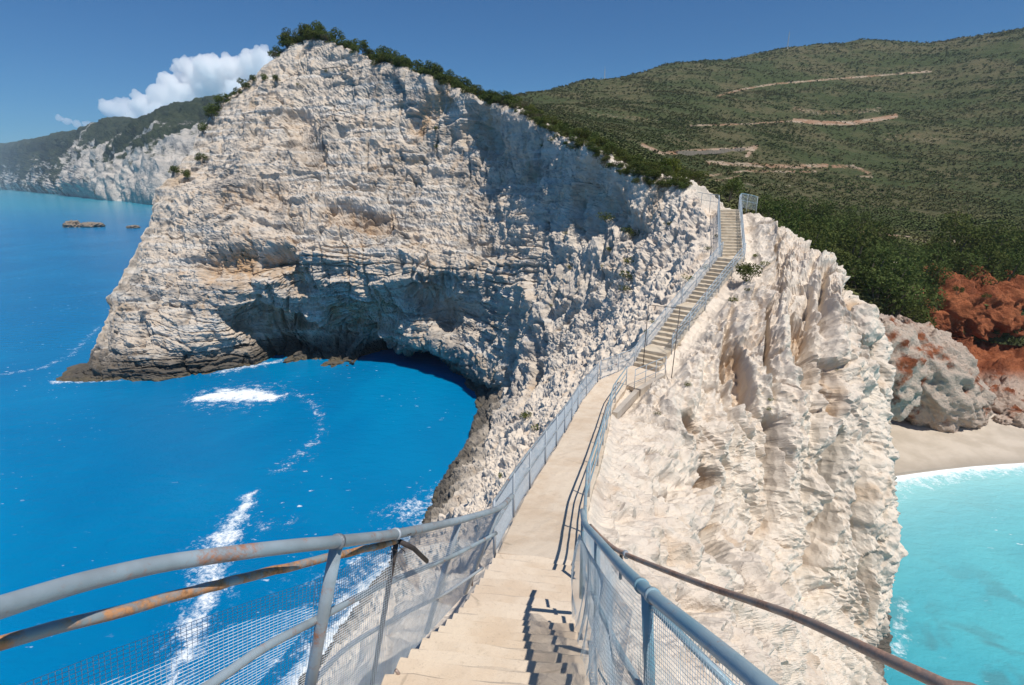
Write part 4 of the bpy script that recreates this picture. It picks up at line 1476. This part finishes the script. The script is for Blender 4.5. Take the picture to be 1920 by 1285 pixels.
def resamp_poly(pts, n):
    return resample(np.array(pts), n)


def wire_panel(mb, base, top, sp_v, sp_h, r, bulge=0.0, seed=0):
    """woven wire between two lines of equal length"""
    base = np.array(base); top = np.array(top)
    d = np.r_[0, np.cumsum(np.linalg.norm(np.diff(base, axis=0), axis=1))]
    n = max(2, int(d[-1] / sp_v))
    t = np.linspace(0, d[-1], n + 1)
    B = np.stack([np.interp(t, d, base[:, k]) for k in range(3)], 1)
    Tt = np.stack([np.interp(t, d, top[:, k]) for k in range(3)], 1)
    hh = np.linalg.norm(top - base, axis=1).mean()
    m = max(2, int(hh / sp_h))

    def pt(i, f):
        p = B[i] * (1 - f) + Tt[i] * f
        if bulge:
            w = bulge * math.sin(math.pi * f) * (math.sin(t[i] * 2.1 + seed) + 0.5 * math.sin(t[i] * 5.3 + seed * 2))
            p = p + np.array([w, 0, 0])
        return p
    for i in range(n + 1):
        mb.tube([pt(i, f) for f in ((0, 1) if not bulge else (0, 0.25, 0.5, 0.75, 1))], r, 3, False)
    ids = list(range(0, n + 1, max(1, int(0.25 / sp_v))))
    if ids[-1] != n: ids.append(n)
    for j in range(m + 1):
        f = j / m
        mb.tube([pt(i, f) for i in ids], r, 3, False)


def fence(line, side, off, height, label, rails=(1.0, 0.5), mesh=True, post_gap=2.0, rail_mat='grey_pipe', post_mat='steel', rr=0.024, wire=(0.028, 0.05, 0.0021), group=None, lean=0.0, skip_mesh_to=None, mesh_h=0.98):
    base = resamp_poly(offset_line(line, side, off), max(6, int(sum(np.linalg.norm(np.diff(np.array(line), axis=0), axis=1)) / 0.5)))
    t = empty("wire_fence" if mesh else "pipe_railing", base[0])
    tag(t, label, "fence" if mesh else "railing", group)
    L = np.r_[0, np.cumsum(np.linalg.norm(np.diff(base, axis=0), axis=1))]
    f0, s0 = frame2(base[0], base[-1])
    ins = -s0 * side * lean
    n = max(1, int(round(L[-1] / post_gap)))
    for i in range(n + 1):
        p = np.array([np.interp(L[-1] * i / n, L, base[:, c_]) for c_ in range(3)])
        m = MB()
        m.tube([p + UP * -0.35, p + UP * height + ins], rr * 0.95, 8)
        m.build("post", M[post_mat], t, True)
    for j, fr_ in enumerate(rails):
        m = MB()
        m.tube([p + UP * height * fr_ + ins * fr_ + UP * rs.normal() * 0.006 for p in base], rr if j == 0 else rr * 0.72, 8)
        m.build("top_rail" if j == 0 else "mid_rail", M[rail_mat], t, True)
    if mesh:
        m = MB()
        o2 = s0 * side * 0.03
        wire_panel(m, [p + o2 - UP * 0.05 for p in base], [p + o2 + UP * height * mesh_h + ins for p in base], *wire)
        m.build("wire_mesh", M['wire'], t, False)
    return t


# near left fence, leaning out over the bay: its own rails and two posts
def rp3(lst):
    return [P(*p) for p in lst]


lf = empty("wire_fence", W(-1.0, 2.6, -3.4))
tag(lf, "near left wire fence with bent grey top pipe and a flaking rusty pipe under it", "fence")
m = MB(); top_l = rp3([(-420, 1290, 0.95), (-160, 1186, 1.12), (0, 1139, 1.33), (150, 1093, 1.55), (300, 1058, 1.78), (450, 1036, 2.02), (560, 1023, 2.25), (632, 1016, 2.45), (745, 1001, 3.2), (860, 976, 4.3), (935, 953, 5.3), (960, 930, 6.3)])
tl = catmull(np.array(top_l), np.linspace(0, len(top_l) - 1, 70))
m.tube(list(tl), 0.029, 14); m.build("top_rail", M['grey_pipe'], lf, True)
A_, B_ = P(0, 1206, 1.42), P(715, 1023.5, 3.05)
m = MB(); rl = np.array([A_ + (B_ - A_) * t + UP * 0.012 * math.sin(3.1 * t) for t in np.linspace(-0.45, 1.0, 46)] + [P(742, 1014, 3.24)])
rl = rl + rs.normal(size=rl.shape) * 0.0015
m.tube(list(rl), 0.0195, 12); m.build("rusty_rail", M['rust_pipe'], lf, True)
posts_l = [((632, 1016, 2.46), (560, 1400, 2.95), 0.030, 'grey_pipe'), ((745, 1003, 3.22), (690, 1330, 3.95), 0.017, 'dark'), ((860, 978, 4.32), (800, 1185, 5.2), 0.026, 'steel'), ((935, 955, 5.32), (872, 1112, 6.3), 0.026, 'steel')]
for a, b, r, mt in posts_l:
    m = MB(); A, B = P(*a), P(*b)
    m.tube([A, A * 0.5 + B * 0.5, B], r, 10); m.build("post", M[mt], lf, True)
for (px, py, z) in [(628, 1017, 2.44), (640, 1015, 2.49), (747, 1001, 3.22)]:
    m = MB(); cpt = P(px, py, z); k = np.argmin(np.linalg.norm(tl - cpt, axis=1)); dr = tl[min(k + 1, 69)] - tl[k - 1]; dr /= np.linalg.norm(dr)
    m.tube([tl[k] - dr * 0.012, tl[k] + dr * 0.012], 0.036, 14); m.build("clamp", M['steel'], lf, True)
m = MB()
for j in range(9):
    c0 = P(740, 1016, 3.24) + rs.normal(size=3) * 0.03
    m.tube([c0 + rs.normal(size=3) * 0.025, c0 + rs.normal(size=3) * 0.015, c0 + rs.normal(size=3) * 0.025], 0.003, 5)
m.build("wire_tie", M['dark'], lf)
m = MB(); m.tube(rp3([(750, 1016, 3.25), (775, 1028, 3.4), (800, 1052, 3.75)]), 0.016, 8); m.build("brace", M['dark'], lf, True)
mid = catmull(np.array(rp3([(200, 1400, 1.55), (385, 1290, 1.95), (490, 1218, 2.25), (590, 1164, 2.62), (720, 1096, 3.4), (850, 1042, 4.6), (930, 1000, 5.75)])), np.linspace(0, 6, 40))
m = MB(); m.tube(list(mid), 0.020, 10); m.build("mid_rail", M['grey_pipe'], lf, True)
bot = catmull(np.array(rp3([(430, 1420, 2.3), (560, 1310, 2.75), (650, 1215, 3.3), (760, 1150, 4.1), (840, 1110, 5.1), (905, 1065, 6.2)])), np.linspace(0, 5, 40))
m = MB(); m.tube(list(bot), 0.016, 8); m.build("bottom_rail", M['steel'], lf, True)
# wire: hangs below the rusty rail as far as the thick post, then up to the top pipe
m = MB()
wt = rp3([(-150, 1352, 1.35), (40, 1284, 1.55), (200, 1222, 1.82), (350, 1170, 2.08), (480, 1124, 2.32), (590, 1089, 2.56)])
wb = rp3([(-100, 1900, 1.75), (130, 1800, 1.95), (280, 1650, 2.25), (400, 1540, 2.5), (500, 1450, 2.75), (572, 1390, 2.98)])
wire_panel(m, resamp_poly(wb, 12), resamp_poly(wt, 12), 0.022, 0.018, 0.0013)
wt2 = rp3([(592, 1088, 2.57), (640, 1070, 2.75), (745, 1008, 3.26), (860, 984, 4.35), (940, 958, 5.4)])
wb2 = rp3([(568, 1380, 2.99), (640, 1330, 3.3), (720, 1280, 3.7), (810, 1180, 5.2), (880, 1105, 6.4)])
wire_panel(m, resamp_poly(wb2, 14), resamp_poly(wt2, 14), 0.022, 0.024, 0.0015)
m.build("wire_mesh", M['wire'], lf, False)

# near right fence
rf = empty("wire_fence", W(0.66, 2.0, -2.9))
tag(rf, "near right wire fence under a thick blue top pipe", "fence")
m = MB(); tr_ = catmull(np.array([W(0.70, -1.6, -0.62), W(0.69, 0.0, -0.68)] + rp3([(1560, 1390, 1.2), (1430, 1286, 1.45), (1330, 1203, 1.78), (1215, 1110, 2.35), (1160, 1056, 3.0), (1118, 1008, 4.0), (1097, 982, 5.0), (1092, 958, 6.2)])), np.linspace(0, 9, 60))
m.tube(list(tr_), 0.029, 14); m.build("top_rail", M['blue_pipe'], rf, True)
for (a, b, r) in [((1213, 1112, 2.36), (1222, 1420, 2.75), 0.026), ((1120, 1012, 3.98), (1118, 1210, 4.65), 0.024), ((1094, 978, 5.3), (1090, 1120, 6.1), 0.026)]:
    m = MB(); m.tube([P(*a), P(*b)], r, 10); m.build("post", M['blue_pipe'], rf, True)
for (px, py, z) in [(1207, 1103, 2.42), (1222, 1117, 2.3)]:
    cpt = P(px, py, z); k = np.argmin(np.linalg.norm(tr_ - cpt, axis=1)); dr = tr_[k + 1] - tr_[k - 1]; dr /= np.linalg.norm(dr)
    m = MB(); m.tube([tr_[k] - dr * 0.012, tr_[k] + dr * 0.012], 0.036, 14); m.build("clamp", M['blue_pipe'], rf, True)
m = MB()
wt = rp3([(1580, 1420, 1.2), (1432, 1298, 1.46), (1330, 1213, 1.79), (1216, 1121, 2.36), (1160, 1064, 3.0), (1118, 1014, 4.0), (1096, 984, 5.2)])
wb = [p + np.array([0.05, 0, -1.02]) for p in wt]
wire_panel(m, resamp_poly(wb, 30), resamp_poly(wt, 30), 0.022, 0.024, 0.0012, 0.03, 1)
m.build("wire_mesh", M['wire'], rf, False)
m = MB()
wt2 = [p + np.array([-0.05, 0, -0.10]) for p in resamp_poly(wt, 40)[12:]]
wb2 = [p + np.array([-0.02 + 0.03 * math.sin(i * 1.7), 0, -0.95]) for i, p in enumerate(wt2)]
wire_panel(m, wb2, wt2, 0.020, 0.024, 0.0012, 0.055, 4)
m.build("crumpled_mesh", M['wire'], rf, False)
m = MB(); mr = [p + np.array([0.02, 0, -0.55]) for p in resamp_poly(wt, 20)]
m.tube(mr, 0.019, 10); m.build("mid_rail", M['blue_pipe'], rf, True)
m = MB(); m.tube([P(1222, 1135, 2.36), P(1480, 1400, 1.9)], 0.017, 8); m.build("brace", M['blue_pipe'], rf, True)

hr = empty("handrail", W(1.2, 2.2, -2.8))
tag(hr, "long brown rusty handrail running outside the near right fence", "handrail")
m = MB(); br = catmull(np.array([W(1.34, -0.6, -0.75)] + rp3([(1960, 1370, 1.42), (1770, 1285, 1.68), (1640, 1225, 1.95), (1480, 1152, 2.55), (1300, 1090, 3.6), (1165, 1036, 5.0), (1130, 1010, 5.5), (1107, 986, 5.9)])), np.linspace(0, 8, 50))
m.tube(list(br), 0.0215, 12); m.build("rail", M['brown_pipe'], hr, True)
for a, b in [((1165, 1036, 5.0), (1163, 1085, 5.3)), ((1480, 1154, 2.55), (1500, 1560, 3.3))][:1]:
    m = MB(); m.tube([P(*a), P(*b)], 0.016, 8); m.build("post", M['dark'], hr, True)
m = MB(); m.tube([br[-14] + np.array([0, -0.03, 0]), br[-14] + np.array([0, 0.03, 0])], 0.027, 10); m.build("clamp", M['steel'], hr, True)

PL = list(rp)
fence(PATH[4:6] + [PATH[6], PATH[7], PATH[8], PATH[9]], -1, HW + 0.03, 1.0, "left wire fence along the ramp with pale grey top pipe", post_gap=2.2, rr=0.024, wire=(0.024, 0.045, 0.0022), group="wire fences of the walkway")
fence([W(0.35, 6.6, -5.55)] + PATH[4:10], 1, HW - 0.06, 1.0, "right three-pipe railing along the ramp, no mesh", rails=(1.0, 0.66, 0.33), mesh=False, post_gap=2.6, rail_mat='blue_pipe', rr=0.027)
m_end = PLAT_END + f2 * 0.2
fence([PATH[9], PLAT_END, LAND[0]], -1, HW + 0.04, 1.0, "left wire fence round the turning landing below the stairs", post_gap=1.4, group="wire fences of the walkway")
fence([ra + f2 * 0.15, PLAT_END], 1, 1.2, 1.0, "right three-pipe railing on the edge of the turning landing", rails=(1.0, 0.66, 0.33), mesh=False, post_gap=1.1, rr=0.02)
fence([LAND[0], LAND[1]], -1, 0.76, 1.0, "left wire fence of the flight behind the iron gate frame", post_gap=2.0, group="wire fences of the stairs")
fence([LAND[1], LAND[2]], -1, 0.76, 1.0, "left wire fence of the middle flight of stairs", post_gap=2.0, group="wire fences of the stairs")
fence([LAND[2] + np.array([0, .3, 0]), LAND[3]], -1, 0.76, 1.0, "left wire fence of the topmost flight of stairs", post_gap=2.0, group="wire fences of the stairs")
fence([LAND[0], LAND[1]], 1, 0.76, 1.0, "right wire fence of the flight behind the iron gate frame", rr=0.033, rails=(1.0, 0.7, 0.4), post_gap=2.0, group="wire fences of the stairs", wire=(0.05, 0.09, 0.0014))
fence([LAND[1], LAND[2]], 1, 0.76, 1.0, "right wire fence of the middle flight of stairs", rr=0.033, rails=(1.0, 0.7, 0.4), post_gap=2.0, group="wire fences of the stairs", wire=(0.05, 0.09, 0.0014))
fence([LAND[2] + np.array([0, .3, 0]), LAND[3]], 1, 0.76, 1.0, "right wire fence of the topmost flight of stairs", post_gap=2.0, group="wire fences of the stairs")
tp = LAND[3]
g1 = [P(1288, 382, 44.5), P(1318, 388, 43.5), tp + np.array([-0.8, 0.1, 0])]
fence(g1, -1, 0.0, 1.05, "curved guard fence left of the stair top, on white rock", post_gap=1.3, group="guard fences at the stair top", wire=(0.045, 0.06, 0.0014))
g2 = [tp + np.array([0.75, 0.0, 0.0]), P(1388, 388, 43), P(1418, 394, 43.5)]
fence(g2, 1, 0.0, 1.05, "blue guard fence right of the stair top, against dark trees", post_gap=1.0, rail_mat='blue_pipe', group="guard fences at the stair top", wire=(0.03, 0.05, 0.002))

gf = empty("gate_frame", P(1207, 660, 30))
tag(gf, "thin dark iron gate frame across the foot of the stairs", "gate frame")
ga, gb = P(1216, 572, 29.2), P(1275, 578, 29.0)
for top, bottom in ((ga, P(1207, 668, 29.4)), (gb, P(1260, 696, 28.4))):
    m = MB(); m.tube([bottom - UP * 0.6, top], 0.022, 8); m.build("post", M['dark'], gf, True)
m = MB(); m.tube([ga, gb], 0.016, 8); m.build("crossbar", M['dark'], gf, True)
m = MB(); m.tube([P(1262, 620, 28.6), P(1310, 595, 31.5)], 0.012, 6); m.build("bar", M['dark'], gf, True)

# rusty stubs left in the edge of the steps
for i, (px, py, z, hgt, lab) in enumerate([(885, 1092, 6.45, 0.17, "tall bent rusty stub on the left edge, beside the fence"), (747, 1271, 3.72, 0.07, "short rusty stub in the left edge of the nearest steps")]):
    rt = empty("rebar_stub", P(px, py, z)); tag(rt, lab, "rebar stub", "rusty stubs in the walkway edge")
    m = MB(); b0 = P(px, py, z)
    m.tube([b0 - UP * 0.05, b0 + UP * hgt * 0.5 + np.array([0.005, 0, 0]), b0 + UP * hgt + np.array([-0.015, 0, 0])], 0.012, 8); m.build("bar", M['brown_pipe'], rt, True)
    if i == 0:
        m = MB(); m.tube([b0 + UP * 0.01, b0 + np.array([-0.09, 0.03, 0.02])], 0.010, 8); m.build("bar", M['brown_pipe'], rt, True)

# masts on the skyline
for px, py, z, hh, lab in [(1476, 90, 760, 22, "thin lattice radio mast on the hill skyline, the taller one"), (1133, 152, 610, 14, "faint thin mast on the left shoulder of the hill skyline")]:
    b = P(px, py + 3, z)
    r = empty("radio_mast", b); tag(r, lab, "mast", "masts on the hill")
    m = MB()
    for k_ in range(3):
        an = k_ * 2.094
        m.tube([b + np.array([math.cos(an), math.sin(an), 0]) * 1.0, b + np.array([math.cos(an) * 0.3, math.sin(an) * 0.3, hh])], 0.16, 5)
    for j in range(8):
        z0 = hh * j / 8
        w0 = 1.0 - 0.7 * j / 8
        for k_ in range(3):
            a0, a1 = k_ * 2.094, (k_ + 1) * 2.094
            m.tube([b + np.array([math.cos(a0) * w0, math.sin(a0) * w0, z0]), b + np.array([math.cos(a1) * w0, math.sin(a1) * w0, z0 + hh / 8])], 0.08, 4)
    m.build("lattice", M['steel'], r)
    m = MB(); m.tube([b + UP * hh, b + UP * (hh + 3)], 0.1, 5); m.build("antenna", M['steel'], r)

# stone terrace wall above the bend in the dirt track
w0_, w1_ = on_hill(1270, 288), on_hill(1398, 280)
m = MB()
npt = 16
rw = np.random.default_rng(5)
f, s = frame2(w0_, w1_)
for i in range(npt):
    a = w0_ + (w1_ - w0_) * i / npt
    b = w0_ + (w1_ - w0_) * (i + 0.985) / npt
    hgt = rw.uniform(0.5, 1.1)
    m.hexa([a - s * 0.4 - UP, b - s * 0.4 - UP, b + s * 0.4 - UP, a + s * 0.4 - UP, a - s * 0.4 + UP * hgt, b - s * 0.4 + UP * hgt, b + s * 0.4 + UP * hgt, a + s * 0.4 + UP * hgt])
o = m.build("terrace_wall", M['stone'])
tag(o, "long broken grey terrace wall above the dirt track on the hill", "wall")

# ------------------------------------------------------------------ clouds
def cloud(name, blobs, depth, seed, label, dens):
    rg = np.random.default_rng(seed)
    vs, fs = [], []
    import bmesh
    bm = bmesh.new()

    def ball(c, r):
        bmesh.ops.create_icosphere(bm, subdivisions=2, radius=float(r), matrix=Matrix.Translation(Vector([float(x) for x in c])))
    ctr = P(*blobs[0][:2], depth)
    for px, py, r in blobs:
        c = P(px, py, depth + rg.uniform(-0.02, 0.02) * depth) - ctr
        R_ = r * depth / FPX
        ball(c, R_)
        for j in range(11):
            d = rg.normal(size=3); d /= np.linalg.norm(d)
            if d[2] < -0.3: d[2] *= -1
            rr = R_ * rg.uniform(0.28, 0.5)
            c2 = c + d * R_ * 0.92
            ball(c2, rr)
            for q_ in range(4):
                e = d + rg.normal(size=3) * 0.7; e /= np.linalg.norm(e)
                ball(c2 + e * rr * 0.9, rr * rg.uniform(0.25, 0.45))
    me = bpy.data.meshes.new(name)
    bm.to_mesh(me); bm.free()
    o = bpy.data.objects.new(name, me)
    o.location = tuple(ctr)
    COL.objects.link(o)
    rm = o.modifiers.new("remesh", 'REMESH'); rm.mode = 'VOXEL'; rm.voxel_size = depth / FPX * 1.3
    t = NT(name + "_vapour")
    vp = t.n("VolumePrincipled")
    vp.inputs["Color"].default_value = (0.995, 0.995, 0.995, 1)
    vp.inputs["Density"].default_value = dens
    vp.inputs["Anisotropy"].default_value = 0.3
    t.l(vp.outputs[0], t.out.inputs["Volume"])
    me.materials.append(t.m)
    tag(o, label, "cloud")
    return o


cloud("cloud", [(330, 190, 34), (275, 205, 26), (235, 212, 20), (205, 205, 16), (370, 165, 34), (350, 125, 16), (400, 145, 34), (440, 135, 26), (470, 125, 22), (500, 130, 30), (420, 180, 44), (300, 222, 26), (250, 230, 18), (360, 210, 30), (470, 180, 44), (330, 130, 9)],
      9000, 2, "large white cumulus cloud rising behind the headland", 0.013)
cloud("cloud", [(110, 222, 6), (125, 228, 7), (145, 234, 7), (165, 238, 8), (182, 242, 7)], 9000, 4, "small thin white cloud left of the large cumulus", 0.012)

# ------------------------------------------------------------------ air
hm = NT("haze_air")
vp = hm.n("VolumePrincipled")
vp.inputs["Color"].default_value = (0.80, 0.90, 1.0, 1)
vp.inputs["Density"].default_value = 0.00009
hm.l(vp.outputs[0], hm.out.inputs["Volume"])
m = MB()
q = 100000.0
m.hexa([(sx * q, sy * q, z) for z in (-40.0, 300.0) for sx, sy in ((-1, -1), (1, -1), (1, 1), (-1, 1))])
o = m.build("haze", hm.m)
tag(o, "thin bluish sea haze over the whole view", "haze", kind="stuff")
